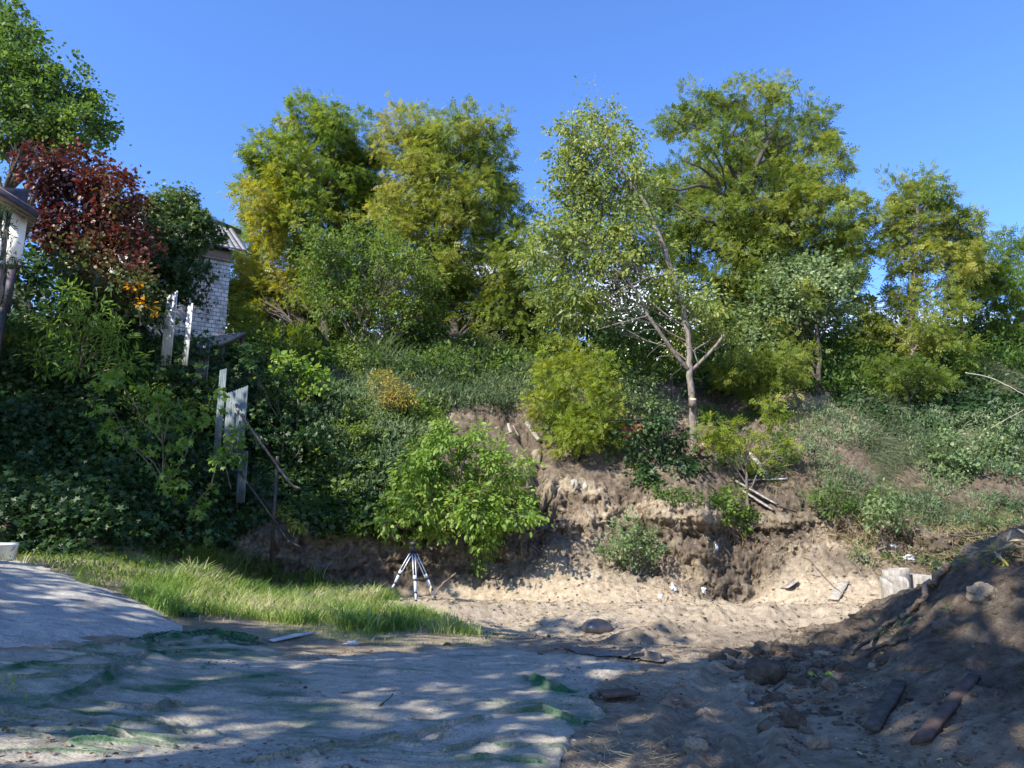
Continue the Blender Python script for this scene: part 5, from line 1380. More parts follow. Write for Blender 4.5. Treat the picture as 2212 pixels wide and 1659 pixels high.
# neighbour roof behind
nb = thing('far_house', 'house behind with a low blue-grey metal roof edge', 'house', (-14.5, 33, 9.5))
mb = MB(); A = at(440, 462, 31.5); B = at(522, 497, 34.5)
dd = nrm((B - A) * np.array([1, 1, 0])); pp = np.array([-dd[1], dd[0], 0])
mb.add([A, B, B + pp * 4 + up * 1.0, A + pp * 4 + up * 1.0, A - up * .25, B - up * .25, B + pp * 4 + up * .8, A + pp * 4 + up * .8], [(0, 1, 2, 3), (7, 6, 5, 4), (0, 4, 5, 1), (1, 5, 6, 2), (2, 6, 7, 3), (3, 7, 4, 0)])
mb.build('roof', M_bluemetal, nb)
mb = MB(); A2, B2 = A + pp * .4 - up * .26, B + pp * .4 - up * .26 - dd * .4
mb.add([A2, B2, B2 + pp * 3, A2 + pp * 3] + [p_ - up * 4 for p_ in (A2, B2, B2 + pp * 3, A2 + pp * 3)], [(0, 1, 5, 4), (1, 2, 6, 5), (2, 3, 7, 6), (3, 0, 4, 7)])
mb.build('wall', M_greyboard, nb)

def corrugated(mb, A, u, v, Lu, Lv, n, amp=.025, thick=.012, nv=1):
    """sheet with waves along u, straight along v"""
    u, v = nrm(np.asarray(u, float)), nrm(np.asarray(v, float)); w_ = np.cross(u, v)
    m = n * 6 + 1; V = []
    for sgn in (0, 1):
        for j in (0, 1):
            for i in range(m):
                f = i / (m - 1)
                V.append(A + u * Lu * f + v * Lv * j + w_ * (amp * math.sin(2 * PI * n * f) + thick * sgn))
    F = []
    for i in range(m - 1):
        F.append((i, i + 1, m + i + 1, m + i)); F.append((2 * m + i, 3 * m + i, 3 * m + i + 1, 2 * m + i + 1))
        F.append((i, 2 * m + i, 2 * m + i + 1, i + 1)); F.append((m + i, m + i + 1, 3 * m + i + 1, 3 * m + i))
    F.append((0, m, 3 * m, 2 * m)); F.append((m - 1, 3 * m - 1, 4 * m - 1, 2 * m - 1))
    return mb.add(V, F)

# lean-to shed right of the brick house
a0 = at(476, 744, 25.2); a1 = at(534, 718, 26.6)
sh = thing('shed', 'small open shed with a weathered corrugated roof right of the brick house', 'shed', (a0[0], a0[1], a0[2] - .9))
mb = MB(); uu = nrm(a1 - a0); vv = nrm(np.cross(uu, (0, 0, 1))) * -1
corrugated(mb, a0, vv * 1.0, uu, 1.6, np.linalg.norm(a1 - a0), 9, .03)
mb.build('roof', M_plank, sh, True)
mb = MB(); mb.bar(a0 + vv * .05 - up * .07, a1 + vv * .05 - up * .07, .06, .10); mb.build('beam', M_bark_dark, sh)
for e_ in (.2, .92):
    mb = MB(); q = a0 + (a1 - a0) * e_ + vv * .1; mb.bar(q - up * 1.6, q - up * .1, .12, .12); mb.build('post', M_bark_dark, sh)

# dark wooden house at the left edge
c0 = at(46, 575, 19.0)
hx = math.radians(62)
e1 = np.array([-1, -.12, 0]); e1 = nrm(e1); e2 = np.array([-.64, .77, 0]); e2 = nrm(e2)
wh = thing('wooden_house', 'dark wooden house with a white framed window at the left edge', 'house', (c0[0], c0[1], c0[2] - 1.2))
Q = lambda u, v, z: c0 + e1 * u + e2 * v + up * z
mb = MB()
def prism(mb, u0, u1, v0, v1, z0, z1):
    V = [Q(u, v, z) for z in (z0, z1) for u, v in ((u0, v0), (u1, v0), (u1, v1), (u0, v1))]
    mb.add(V, [(3, 2, 1, 0), (4, 5, 6, 7), (0, 1, 5, 4), (1, 2, 6, 5), (2, 3, 7, 6), (3, 0, 4, 7)])
prism(mb, .10, 4, .06, 4, -1.15, -.03)
for k in range(14): prism(mb, .12 + k * .28, .12 + k * .28 + .2, .03, .058, -1.13, -.05)
mb.build('siding', M_darkside, wh)
mb = MB(); prism(mb, .0, 4, -.02, .35, -.03, .03); mb.build('sill_board', M_plank_red, wh)
mb = MB(); prism(mb, .0, .42, .08, .2, .03, 1.75); prism(mb, .42, 3.5, .08, .2, .03, .16); prism(mb, .42, 3.5, .08, .2, 1.6, 1.75); prism(mb, .55, .62, .05, .08, .1, 1.7); prism(mb, 1.1, 1.2, .08, .2, .16, 1.6)
wf = mb.build('window_frame', M_white, wh)
mb = MB(); prism(mb, .42, 3.5, .12, .14, .16, 1.6); mb.build('pane', M_glass, wf)
mb = MB(); prism(mb, .05, 4, .2, 4, 1.75, 2.3); prism(mb, .05, 4, .205, 4, .03, 1.74); mb.build('wall', M_darkside, wh)
mb = MB()
r0, r1_ = at(84, 462, 18.6), at(-60, 372, 17.6)
dv = e2 * 4.5
q = [r0, r1_, r1_ + dv, r0 + dv]
mb.add(q + [p_ + up * .07 for p_ in q], [(0, 3, 2, 1), (4, 5, 6, 7), (0, 1, 5, 4), (2, 3, 7, 6), (0, 4, 7, 3), (1, 2, 6, 5)])
for k in range(18):
    f = k / 17; corr = r0 + dv * f
    mb.bar(corr - up * .02, r1_ + dv * f - up * .02, .05, .05)
mb.build('roof', M_plank, wh)
mb = MB(); mb.bar(r0 - up * .06 - e2 * .03, r1_ - up * .06 - e2 * .03, .04, .16); mb.build('fascia', M_darkside, wh)
mb = MB(); q = at(8, 665, 18.6); mb.bar(q - up * 1.6, q, .14, .14); mb.build('post', M_steel, wh)


# little shack in the trees on the right hill
k0 = at(1688, 672, 36); sk = thing('shack', 'small shack with a corrugated roof and dark doorway hidden under the tallest locust', 'shed', (k0[0], k0[1], k0[2] - 2.2))
mb = MB(); corrugated(mb, k0, (1, 0, .1), (0, .9, .45), 1.5, 2.2, 10, .035); mb.build('roof', M_plank, sk, True)
mb = MB(); z_ = k0[2]
mb.box(k0 + np.array([.75, 1.2, -1.1]), (1, 0, 0), (0, 1, 0), (0, 0, 1), .62, .7, 1.02); mb.build('wall', M_bluemetal, sk)
dk = MB(); dk.box(k0 + np.array([.75, .49, -1.2]), (1, 0, 0), (0, 1, 0), (0, 0, 1), .22, .02, .85); dr = dk.build('door', M_darkside, sk)
dk = MB(); dk.bar(k0 + np.array([.5, .48, -2.0]), k0 + np.array([.5, .48, -.35]), .05, .05); dk.bar(k0 + np.array([1.0, .48, -2.0]), k0 + np.array([1.0, .48, -.35]), .05, .05); dk.build('frame', M_white, dr)

# ------------------------------------------------------------------ metal fence going down the bank
FL = lambda px, Y: np.array([ray(px, 950)[0] * Y, Y, 0])
fb = hit(600, 1195)
fn = thing('metal_fence', 'broken metal fence of tall profiled sheets and bare rails running down the bank', 'fence', (fb[0], fb[1], fb[2]))
def panel(px0, Y0, px1, Y1, top0, top1, bot, mat, n):
    A0, A1 = at(px0, top0, Y0), at(px1, top1, Y1)
    B0, B1 = at(px0, bot, Y0), at(px1, bot, Y1)
    B0[:2] = A0[:2]; B1[:2] = A1[:2]
    mb = MB(); m = n * 6 + 1; V = []
    dirn = nrm((A1 - A0) * np.array([1, 1, 0])); w_ = np.array([-dirn[1], dirn[0], 0])
    for sgn in (0, 1):
        for lo in (0, 1):
            for i in range(m):
                f = i / (m - 1)
                p_ = (B0 * (1 - f) + B1 * f) if lo == 0 else (A0 * (1 - f) + A1 * f)
                prof = .022 * np.clip(2.2 * math.sin(2 * PI * n * f), -1, 1)
                V.append(p_ + w_ * (prof + .006 * sgn))
    F = []
    for i in range(m - 1):
        F.append((i, i + 1, m + i + 1, m + i)); F.append((2 * m + i, 3 * m + i, 3 * m + i + 1, 2 * m + i + 1))
        F.append((i, 2 * m + i, 2 * m + i + 1, i + 1)); F.append((m + i, m + i + 1, 3 * m + i + 1, 3 * m + i))
    F.append((0, m, 3 * m, 2 * m)); F.append((m - 1, 3 * m - 1, 4 * m - 1, 2 * m - 1))
    mb.add(V, F); return mb.build('panel', mat, fn)
panel(360, 22.6, 384, 22.2, 640, 628, 790, M_whitesheet, 4)['label'] = 'white sunlit panel next to the brick house'
panel(404, 21.9, 417, 21.6, 664, 655, 790, M_whitesheet, 2)['label'] = 'narrow white panel half hidden in creeper'
panel(425, 22.6, 455, 22.3, 735, 735, 830, M_sheetmetal, 5)
panel(475, 20.85, 490, 20.65, 800, 796, 1010, M_sheetmetal, 4)
panel(490.5, 20.6, 536, 20.1, 850, 833, 985, M_sheetmetal, 8)
panel(517, 20.24, 536, 20.02, 975, 975, 1085, M_sheetmetal, 4)
mb = MB(); pt_, pb_ = at(600, 986, 19.9), at(600, 1215, 19.9); pb_[:2] = pt_[:2]
mb.bar(pb_, pt_, .07, .07); mb.build('post', M_steel, fn)
mb = MB(); q_ = at(528, 840, 20.4); q2 = q_.copy(); q2[2] = at(528, 1100, 20.4)[2]; mb.bar(q2 + np.array([0, .08, 0]), q_ + np.array([0, .08, -.2]), .07, .07); mb.build('post', M_steel, fn)
mb = MB(); mb.bar(at(480, 838, 20.8), at(536, 918, 20.0), .05, .05); mb.bar(at(536, 918, 20.0), at(598, 1005, 19.85), .05, .05); mb.bar(at(598, 1005, 19.85), at(629, 1048, 19.7), .05, .05); mb.bar(at(629, 1048, 19.7), at(648, 1055, 19.5), .05, .05)
mb.build('rail', M_rail, fn)
mb = MB(); mb.bar(at(517, 1018, 20.1), at(600, 1135, 19.8), .05, .05); mb.bar(at(600, 1135, 19.8), at(622, 1168, 19.7), .05, .05); mb.bar(at(622, 1168, 19.7), at(650, 1182, 19.6), .05, .05)
mb.build('rail', M_steel, fn)

# ------------------------------------------------------------------ surveying tripod
M_alu = roughmat('pale_aluminium', (.50, .55, .60), (.62, .66, .70), 5, .4, .02, metal=.2)
M_black = roughmat('black_plastic', (.02, .02, .025), (.05, .05, .055), 8, .45, .05)
Yt = 20.6
tb = ground_pt(at(900, 1275, Yt)[0], Yt)
tb[2] = min(tb[2], float(at(900, 1283, Yt)[2]))
tt0 = thing('surveying_tripod', 'pale aluminium surveying tripod with a black head standing at the foot of the cut', 'tripod', tb)
top = at(893, 1190, Yt)
feet = [at(845, 1274, Yt - .1), at(899, 1284, Yt - .55), at(941, 1276, Yt + .1)]
for f_ in feet: f_[2] = min(f_[2], float(ground_z(f_[0:1], f_[1:2])[0]) + .05) if abs(float(ground_z(f_[0:1], f_[1:2])[0]) - f_[2]) < .3 else f_[2]
mb = MB(); mb.tube([top - up * .02, top + up * .05], [.085, .085], 16); mb.tube([top + up * .05, top + up * .07], [.06, .06], 16); mb.build('head', M_black, tt0)
mb = MB(); mb.tube([top + up * .07, top + up * .11], [.055, .05], 14); mb.tube([top + up * .11, top + up * .15], [.035, .035], 12); mb.box(top + up * .19, (1, 0, 0), (0, 1, 0), up, .07, .055, .045)
mb.tube([top + up * .20 - np.array([.10, 0, 0]), top + up * .20 + np.array([.09, 0, 0])], [.028, .022], 12); mb.build('instrument_mount', M_black, tt0)
for i, f_ in enumerate(feet):
    ax = f_ - top; Ln = np.linalg.norm(ax); ax = ax / Ln
    side = nrm(np.cross(ax, np.array([0, 1, .2]) if i == 1 else np.cross(ax, up)))
    side = nrm(np.cross(ax, [0, 1, 0])) if i != 1 else np.array([1, 0, 0])
    a = top + ax * .10 + np.array([ax[0], ax[1], 0]) * .05
    leg = MB()
    for sg in (-1, 1): leg.bar(a + side * .032 * sg, a + ax * Ln * .50 + side * .036 * sg, .018, .026, up=side)
    leg.box(a + ax * Ln * .46, side, ax, np.cross(side, ax), .045, .05, .014)
    lg = leg.build('leg', M_alu, tt0)
    l2 = MB(); l2.bar(a + ax * Ln * .53, top + ax * Ln * .82, .07, .022, up=np.cross(ax, side)); l2.bar(top + ax * Ln * .84, top + ax * (Ln - .02), .045, .02, up=np.cross(ax, side)); l2.build('lower_section', M_alu, lg)
    l3 = MB(); l3.box(a + ax * Ln * .515, side, ax, np.cross(side, ax), .048, .022, .022); l3.build('clamp', M_black, lg)
    l3 = MB(); l3.box(top + ax * Ln * .83, side, ax, np.cross(side, ax), .042, .02, .02); l3.build('clamp', M_black, lg)
    l3 = MB(); l3.tube([a - ax * .07, a + ax * .05], [.03, .028], 8); l3.build('hinge', M_black, lg)
    l4 = MB(); l4.tube([top + ax * (Ln - .03), top + ax * (Ln + .05)], [.016, .003], 8); l4.box(top + ax * (Ln - .03), side, ax, np.cross(side, ax), .035, .012, .025); l4.build('foot', M_black, lg)

# ------------------------------------------------------------------ concrete rings
M_conc = roughmat('weathered_concrete', (.17, .158, .14), (.27, .25, .225), 7, .9, .3, stretch=(2, 2, .5), c3=(.38, .36, .33))
def ring(px, base_py, Y, R_, H, label, tilt=(0, 0), rim=lambda a: 0.0, seg=64, wall=.045):
    p = at(px, base_py, Y)
    V = []; rows_ = 6
    for (rr_, inner_) in ((R_, 0), (R_ - wall, 1)):
        for j in range(rows_ + 1):
            for i in range(seg):
                a = 2 * PI * i / seg
                z = (H + rim(a)) * j / rows_
                V.append((rr_ * math.cos(a), rr_ * math.sin(a), z))
    F = []; n1 = (rows_ + 1) * seg
    for j in range(rows_):
        for i in range(seg):
            i2 = (i + 1) % seg
            F.append((j * seg + i, j * seg + i2, (j + 1) * seg + i2, (j + 1) * seg + i))
            F.append((n1 + j * seg + i2, n1 + j * seg + i, n1 + (j + 1) * seg + i, n1 + (j + 1) * seg + i2))
    for i in range(seg):
        i2 = (i + 1) % seg
        F.append((rows_ * seg + i, rows_ * seg + i2, n1 + rows_ * seg + i2, n1 + rows_ * seg + i))
        F.append((i2, i, n1 + i, n1 + i2))
    V = np.array(V)
    V += .006 * np.stack([fbm(V[:, 0] * 5, V[:, 1] * 5, V[:, 2] * 5, 3, 9 + k) for k in range(3)], 1)
    o = mesh_obj('concrete_ring', V + p, F, M_conc, None, smoothed=False)
    recentre(o, p)
    o.rotation_euler = (tilt[0], tilt[1], 0)
    return tag(o, label, 'concrete ring', 'concrete well rings at the pit wall')
ring(1937, 1311, 19.6, .325, .72, 'front concrete ring with a broken sloping rim, standing in the sand', (.07, -.02), lambda a: -.24 * max(0, math.sin(-a + .3)) ** 1.5 + .08 * math.cos(a + .6) * 0)
ring(1941, 1302, 20.4, .33, .86, 'taller concrete ring standing right behind the front one', (.02, .0), lambda a: .03 * math.cos(a))
ring(1986, 1290, 20.6, .42, .58, 'squat wider concrete ring leaning at the right behind the other two', (.05, .10))

# ------------------------------------------------------------------ bucket
p = hit(18, 1196); p = ground_pt(at(17, 1185, 14.2)[0], 14.2, .03)
bk = thing('paint_bucket', 'white plastic paint bucket standing in the weeds at the left edge', 'bucket', p)
mb = MB(); r_b, H_ = .165, .30
prof = [(r_b * .86, 0), (r_b * .97, H_ * .86), (r_b * 1.05, H_ * .86), (r_b * 1.05, H_ * .9), (r_b, H_ * .9), (r_b * 1.02, H_), (r_b * .96, H_), (r_b * .82, .02)]
V = [(p[0] + a * math.cos(2 * PI * i / 28), p[1] + a * math.sin(2 * PI * i / 28), p[2] + z) for a, z in prof for i in range(28)]
F = [(j * 28 + i, j * 28 + (i + 1) % 28, (j + 1) * 28 + (i + 1) % 28, (j + 1) * 28 + i) for j in range(len(prof) - 1) for i in range(28)] + [tuple(range(27, -1, -1)), tuple((len(prof) - 1) * 28 + i for i in range(28))]
mb.add(V, F); mb.build('body', M_white, bk)
mb = MB(); mb.tube([p + np.array([.165 * math.cos(t_), -.05 - .06 * math.sin(t_), H_ * .8 - .14 * math.sin(t_)]) for t_ in np.linspace(0, PI, 12)], .005, 5); mb.build('handle', M_steel, bk)

# ------------------------------------------------------------------ planks, boards, scraps
def board(name, label, cat, a, b, w_, t_, mat, lift=.03, Y=None, group=None, upv=(0, 0, 1), warp=.0, group_=None):
    A = hit(*a) if Y is None else at(a[0], a[1], Y[0]); B = hit(*b) if Y is None else at(b[0], b[1], Y[1])
    A = A + up * lift; B = B + up * lift
    n = 9; d = nrm(B - A); x = nrm(np.cross(d, upv)); z = np.cross(x, d); V = []
    r = np.random.default_rng(int(a[0] * 7 + a[1])); 
    for i in range(n):
        f = i / (n - 1); c = A + (B - A) * f + z * warp * math.sin(PI * f)
        ww = w_ * .5 * (1 + .06 * r.normal()); e = 0 if 0 < i < n - 1 else .03 * r.normal()
        for sx, sz in ((-1, -1), (1, -1), (1, 1), (-1, 1)):
            V.append(c + x * sx * ww + z * sz * t_ / 2 + d * e * sx)
    F = [(i * 4 + k, i * 4 + (k + 1) % 4, (i + 1) * 4 + (k + 1) % 4, (i + 1) * 4 + k) for i in range(n - 1) for k in range(4)] + [(3, 2, 1, 0), tuple((n - 1) * 4 + k for k in range(4))]
    o = mesh_obj(name, np.array(V), F, mat, None)
    recentre(o, A); return tag(o, label, cat, group)
def stick(name, label, cat, pts, r0, r1, mat, Y=None, lift=.03, sides=6):
    P_ = np.array([hit(*q[:2]) + up * (q[2] if len(q) > 2 else lift) for q in pts]) if Y is None else np.array([at(q[0], q[1], y_) for q, y_ in zip(pts, Y)])
    t = np.linspace(0, len(P_) - 1, (len(P_) - 1) * 5 + 1)
    Pf = np.stack([np.interp(t, np.arange(len(P_)), P_[:, k]) for k in range(3)], 1)
    rr_ = np.random.default_rng(int(pts[0][0])); Pf[1:-1] += rr_.normal(size=(len(Pf) - 2, 3)) * r0 * .35
    mb = MB(); mb.tube(Pf, np.linspace(r0, r1, len(Pf)), sides)
    o = mb.build(name, mat, None, True); recentre(o, Pf[0]); return tag(o, label, cat)

M_whiteboard = roughmat('grey_white_board', (.36, .38, .40), (.50, .51, .52), 7, .7, .1)
board('plank', 'narrow whitish plank lying on the soil in front of the grass', 'plank', (586, 1389), (672, 1370), .15, .02, M_whiteboard, .03)
board('board', 'reddish brown board lying by the green net scrap', 'board', (1300, 1512), (1366, 1506), .26, .03, M_plank_red, .05)
board('plank', 'thick dark plank sunk in the lower face of the heap', 'plank', (1992, 1622), (2108, 1478), .10, .045, M_plank_red, .07)
board('plank', 'broad dark bark-covered slab left of the thick plank on the heap', 'plank', (1885, 1590), (1945, 1488), .12, .04, M_bark_dark, .05)
for i, (a, b, ww, lab, mt) in enumerate([((1616, 975), (1662, 1035), .22, 'steep weathered plank at the top of the plank pile', M_plank),
        ((1590, 1020), (1655, 1028), .14, 'level grey plank in the upper part of the plank pile', M_plank),
        ((1605, 1045), (1700, 1042), .07, 'thin pale lath sticking out of the plank pile to the right', M_straw if False else M_whiteboard),
        ((1590, 1050), (1680, 1100), .20, 'long sloping plank in the lower part of the plank pile', M_plank),
        ((1600, 1068), (1672, 1115), .16, 'lowest dark plank of the plank pile', M_plank),
        ((1680, 1110), (1722, 1128), .12, 'brown plank end below the plank pile', M_plank_red)]):
    board('plank', lab, 'plank', a, b, ww, .04, mt, (.06 + .03 * i), group='planks heaped on the bank')
board('steel_bar', 'straight dark steel bar sticking out level from the yellow-green bush', 'bar', (1280, 908), (1392, 906), .05, .05, M_steel, 0, Y=(25.4, 25.2))
board('rusty_sheet', 'rust-brown metal sheet leaning behind the ivy mound', 'metal sheet', (1345, 938), (1392, 930), .04, .50, M_rust, 0, Y=(25.7, 25.6))
board('slab_piece', 'grey slab fragment stuck in the bare gully wall', 'slab', (1098, 918), (1104, 938), .14, .03, M_slab, .05)
board('slab_piece', 'pale curved tile fragment beside the slab in the gully', 'slab', (1110, 925), (1121, 945), .10, .03, M_slab, .05)
board('board', 'tilted square board lying in the white sand', 'board', (1695, 1280), (1722, 1262), .35, .03, M_plank, .10)
board('slab_piece', 'pale triangular slab leaning on the sand slope', 'slab', (1800, 1300), (1822, 1262), .30, .05, M_slab, .05)
board('slab_piece', 'flat grey slab at the foot of the shaded recess', 'slab', (1440, 1190), (1420, 1180), .20, .04, M_slab, .04)
board('log', 'short weathered log lying across the crack in the bank', 'log', (1138, 922), (1164, 958), .16, .14, M_plank, .12)
stick('stick', 'bent bare stick leaning beside the right tripod leg', 'stick', [(941, 1282), (952, 1265), (985, 1238)], .028, .02, M_root, Y=[20.6, 20.7, 20.9])
stick('stump', 'short pale stake beside the right tripod leg', 'stake', [(930, 1284), (931, 1266)], .03, .03, M_wood_cut, Y=[20.6, 20.6])
stick('fallen_branch', 'thick brown branch lying across the crest of the heap', 'branch', [(2052, 1238, .12), (2030, 1262, .12), (2002, 1292, .14), (1996, 1312, .10), (1975, 1325, .07), (1950, 1345, .06)], .05, .03, M_root)
stick('fallen_branch', 'long dark branch half buried down the left face of the heap', 'branch', [(1960, 1330, .05), (1925, 1352, .05), (1890, 1385, .05), (1840, 1420, .04)], .035, .02, M_bark_dark)
stick('fallen_branch', 'short dark branch below the long half-buried one on the heap', 'branch', [(1960, 1385, .04), (1925, 1400, .05), (1890, 1412, .05), (1870, 1428, .04)], .03, .015, M_bark_dark)
stick('fallen_branch', 'thin dark branch against the bank right above the heap', 'branch', [(2050, 1155), (2090, 1158), (2145, 1150)], .035, .02, M_bark_dark, Y=[21.5, 21.0, 20.2])
stick('dry_stem', 'long pale arching dry stem at the upper right edge', 'stem', [(2085, 805), (2140, 815), (2190, 840), (2240, 870)], .022, .012, M_plank, Y=[27, 26.6, 26, 25.6])
stick('dry_stem', 'straight pale dry stem slanting out of the right edge', 'stem', [(2140, 925), (2180, 902), (2240, 870)], .018, .012, M_plank, Y=[25.5, 25.3, 25.0])
stick('fallen_branch', 'bare branch lying on the dark upper right slope', 'branch', [(1850, 905), (1885, 925), (1925, 945)], .03, .015, M_plank)
stick('twig', 'forked black twig on the grey sheet in the foreground', 'twig', [(820, 1535), (845, 1515), (850, 1502), (872, 1508)], .008, .004, M_bark_dark, lift=.04)
stick('root', 'long bare root hanging down over the sand slope', 'root', [(1720, 1215, .3), (1745, 1225, .3), (1790, 1270, .2), (1830, 1300, .1)], .014, .008, M_root)

# white rubbish
M_bag = roughmat('white_bag', (.36, .38, .40), (.58, .60, .62), 9, .45, .4)
M_bluebag = roughmat('faded_blue_plastic', (.20, .32, .45), (.42, .50, .58), 9, .5, .4)
def scrap(px, py, rx, ry, label, mat, seed, name='plastic_bag', cat='litter', lift=0):
    o = clod(px, py, rx * .7, min(ry, 9) * .6, label, .2, seed, name, mat, .9, cat, sink=.3)
    return o
scrap(762, 1390, 17, 8, 'crumpled white plastic bag at the front edge of the grass', M_bag, 71)
scrap(1455, 1272, 8, 18, 'crumpled white plastic sack on the sandy slope below the round bush', M_bag, 72)
scrap(1428, 1288, 8, 6, 'flat white scrap left of the crumpled sack on the slope', M_bag, 73, 'plastic_scrap')
scrap(1520, 1275, 6, 14, 'thin white film strip at the mouth of the shaded recess', M_bag, 74, 'plastic_scrap')
scrap(1547, 1190, 6, 14, 'pale blue plastic hanging in the shaded recess', M_bluebag, 75)
scrap(1965, 1205, 15, 17, 'white plastic bag caught in the branches above the concrete rings', M_bag, 76)
scrap(1930, 1185, 16, 7, 'pale plastic film beside the bag above the concrete rings', M_bag, 77, 'plastic_scrap')
scrap(822, 1072, 12, 9, 'bluish plastic bag left of the bright bush', M_bluebag, 78)
scrap(2084, 1118, 7, 5, 'small bright blue plastic piece in the yellowing grass', roughmat('blue_plastic', (.05, .2, .5), (.1, .3, .6), 5, .4, .1), 79, 'plastic_scrap')
scrap(1622, 1520, 8, 3, 'light blue scrap of film near the tyre ruts', M_bluebag, 80, 'plastic_scrap')
scrap(760, 1500, 8, 3, 'tiny white paper scrap in the middle of the grey sheet', M_bag, 81, 'paper_scrap')
scrap(1240, 1600, 5, 3, 'small white scrap near the bottom middle of the sheet', M_bag, 82, 'paper_scrap')

# sawn limbs of the leaning tree
lt = [o for o in bpy.data.objects if o.name.startswith('leaning_tree')][0]
def limb(pts, Ys, r0, r1, name='limb', mat=M_bark_pale, parent=lt):
    P_ = np.array([at(q[0], q[1], y_) for q, y_ in zip(pts, Ys)])
    t = np.linspace(0, len(P_) - 1, (len(P_) - 1) * 5 + 1)
    Pf = np.stack([np.interp(t, np.arange(len(P_)), P_[:, k]) for k in range(3)], 1)
    mb = MB(); mb.tube(Pf, np.linspace(r0, r1, len(Pf)), 8)
    for k in range(len(Pf) // 6):
        bough(mb, Pf[3 * k + 2], Pf[3 * k + 2] + rand_dirs(1, np.random.default_rng(k + len(pts)))[0] * .8 + np.array([-.4, 0, .2]), r1 * .6, .006, 6, .05, .12, 4, k)
    return mb.build(name, mat, parent, True)
limb([(1488, 800), (1462, 770), (1428, 722), (1398, 680), (1382, 640), (1352, 600), (1320, 575)], [26.7, 26.5, 26.3, 26.2, 26.1, 26, 26], .085, .03)
limb([(1495, 800), (1530, 765), (1548, 745), (1565, 722)], [26.7, 26.5, 26.4, 26.3], .065, .045, 'sawn_limb')
limb([(1400, 682), (1370, 690), (1330, 700), (1290, 712)], [26.2, 26.0, 25.9, 25.8], .035, .015)
limb([(1452, 590), (1400, 600), (1350, 620), (1300, 650)], [26.9, 26.5, 26.2, 26.0], .05, .015)
def stub(px, py, Y, dirv, R_, Ln):
    c = at(px, py, Y); dv_ = nrm(np.array(dirv, float))
    mb = MB(); mb.tube([c - dv_ * Ln, c - dv_ * .5 * Ln, c], [R_ * 1.15, R_, R_], 14)
    s_ = mb.build('sawn_stub', M_bark, lt)
    mb = MB(); mb.tube([c + dv_ * .002, c + dv_ * .012], [R_ * .88, R_ * .86], 14); mb.build('cut_face', M_wood_cut, s_)
stub(1497, 862, 26.2, (.0, -.45, .8), .13, .3)
stub(1522, 962, 25.9, (.5, -.6, .35), .13, .4)

# roots hanging over the cut edges
rr = np.random.default_rng(55)
mb = MB()
for (x0, x1, y0, y1, n_) in ((1375, 1510, 1080, 1110, 90), (1010, 1160, 1150, 1200, 45), (1560, 1660, 1110, 1190, 70), (1400, 1500, 1190, 1290, 30), (1690, 1980, 1140, 1190, 46), (1180, 1300, 1060, 1150, 26), (900, 1000, 1150, 1200, 16)):
    for i in range(n_):
        q = hit(rr.uniform(x0, x1), rr.uniform(y0, y1)) + np.array([0, -.06, .0])
        e = q + np.array([rr.normal() * .35, -rr.uniform(.05, .25), -rr.uniform(.15, .8)])
        bough(mb, q, e, rr.uniform(.007, .019), .003, 6, .05, .18, 4, int(rr.integers(1e6)))
o = mb.build('hanging_roots', M_root, None, True); recentre(o, hit(1450, 1100)); tag(o, 'tangle of brown roots and rootlets hanging from the cut earth edges', 'roots', None, 'stuff')

# sprigs on the heap
def sprig(px, py, label, n, size, leaf, seed, r_=.18, T=T_OV):
    r = np.random.default_rng(seed); p_ = hit(px, py)
    root = thing('leafy_sprig', label, 'sprig', p_)
    pos = p_ + np.stack([r.normal(size=n) * r_, r.normal(size=n) * r_ * .6, np.abs(r.normal(size=n)) * r_ * .4 + .04], 1)
    V, F = instance(T, pos, rand_dirs(n, r) * np.array([1, 1, .5]), rand_dirs(n, r) + np.array([0, 0, .8]), size * r.uniform(.6, 1.2, n))
    mesh_obj('foliage', V, F, leaf, root, {'tint': np.repeat(np.clip(r.normal(.5, .25, n), 0, 1), len(T[0]))})
    mb = MB()
    for k in range(4): bough(mb, p_, pos[k] , .006, .003, 5, .05, .1, 4, k + seed)
    mb.build('stem', M_root, root, True)
sprig(1945, 1380, 'wilted grey-green sprig on the left face of the heap', 12, .16, M_silver, 301, .14, T_LONG)
sprig(2068, 1235, 'wilted leafy sprig on the heap beside the thick branch', 9, .13, M_silver, 302, .12)
sprig(2012, 1275, 'single bright green leaf sprig behind the thick branch', 5, .10, M_bright, 303, .06)
sprig(2058, 1327, 'small green leaf sprig below the thick branch on the heap', 5, .10, M_bright, 304, .08)
sprig(2150, 1228, 'yellow-green weed clump high on the heap at the right', 60, .12, M_yellowbush, 305, .22, T_LONG)
sprig(2195, 1205, 'orange-brown dry weed bunch at the right edge of the heap', 60, .2, M_straw, 306, .20, T_LONG)
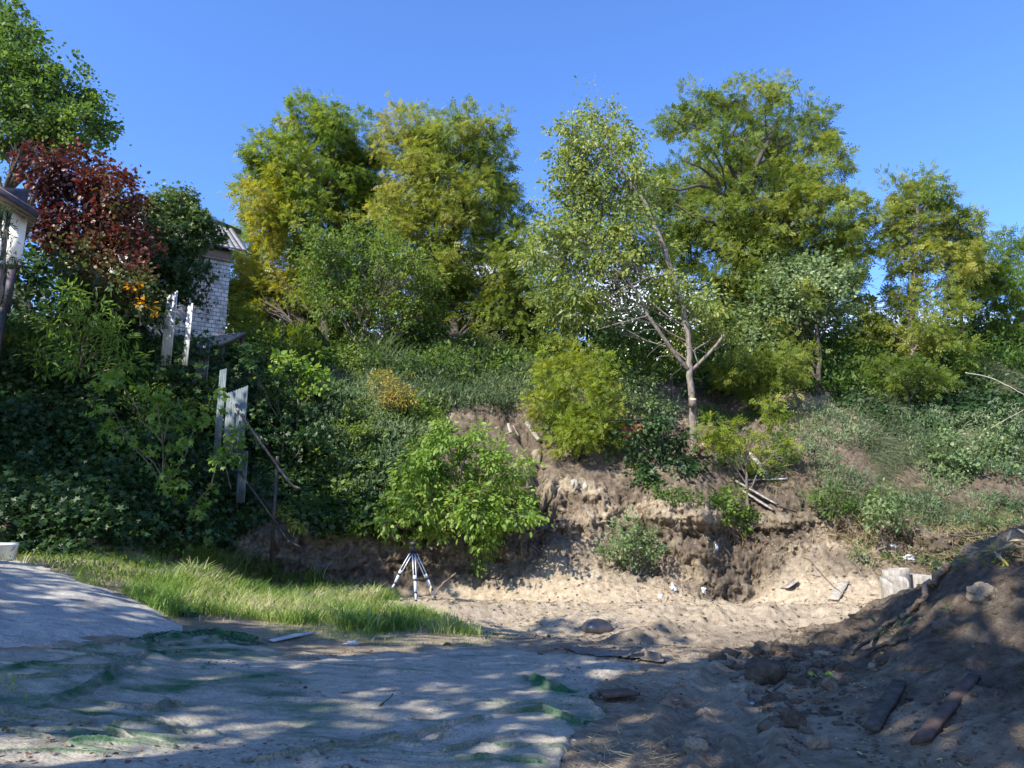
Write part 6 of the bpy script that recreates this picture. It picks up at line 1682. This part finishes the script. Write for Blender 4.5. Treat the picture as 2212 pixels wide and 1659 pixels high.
sprig(1778, 1472, 'green leafed seedling between the stones of the heap foot', 8, .07, M_bright, 307, .06, T_BROAD)
sprig(612, 1160, 'upright green weed beside the fence post', 50, .12, M_mid, 308, .16, T_LONG)
# yellow and orange leaves at the fence end of the red creeper
shrub('cluster of orange-yellow leaves under the red creeper', [(290, 615, 14), (312, 662, 14), (328, 672, 10)], 20.9, T_BROAD, .12, 2.0, M_orange, 57, base=at(305, 690, 21.1), limbs=False, tr=.01, name='autumn_creeper', cat='creeper', clump=.15, per=8)
shrub('leafy branch hanging in front of the dark wooden house window', [(12, 500, 20), (8, 560, 18), (30, 560, 12), (5, 460, 18), (10, 640, 20)], 17.6, T_LONG, .14, 2.4, M_dark, 58, name='leafy_branch', cat='branch', clump=.16)

# crooked dark boughs of the tallest locust, and creeper strands in front of the fence sheets
tl = [o for o in bpy.data.objects if o.name.startswith('locust_tree') and 'tallest' in o['label']][0]
for pts, Ys, r0_, r1_ in (
    ([(1600, 520), (1560, 440), (1550, 389), (1510, 360), (1470, 345)], [33.6, 32.8, 32.4, 32.2, 32.2], .12, .03),
    ([(1590, 480), (1542, 407), (1510, 400), (1470, 410), (1433, 405)], [33.6, 32.6, 32.3, 32.2, 32.2], .11, .03),
    ([(1590, 520), (1540, 480), (1500, 470), (1465, 445), (1450, 440)], [33.6, 32.6, 32.4, 32.3, 32.3], .10, .03),
    ([(1605, 420), (1564, 331), (1593, 265), (1623, 239), (1670, 225)], [33.6, 32.8, 32.6, 32.8, 33], .11, .025),
    ([(1570, 340), (1520, 312), (1480, 295), (1462, 285)], [32.8, 32.6, 32.6, 32.6], .05, .02)):
    limb(pts, Ys, r0_, r1_, 'bough', M_bark_dark, tl)
shrub('creeper strands hanging over the profiled fence sheets', [(505, 930, 14), (515, 955, 14), (500, 985, 14), (480, 960, 12), (476, 850, 9), (480, 890, 9), (512, 1000, 14)], 19.9, T_BROAD, .14, 2.4, M_bright, 59,
      name='creeper_strand', cat='creeper', clump=.12, per=8, tint0=.3, depth=.05, limbs=False, tr=.012, base=at(500, 1040, 20.1))
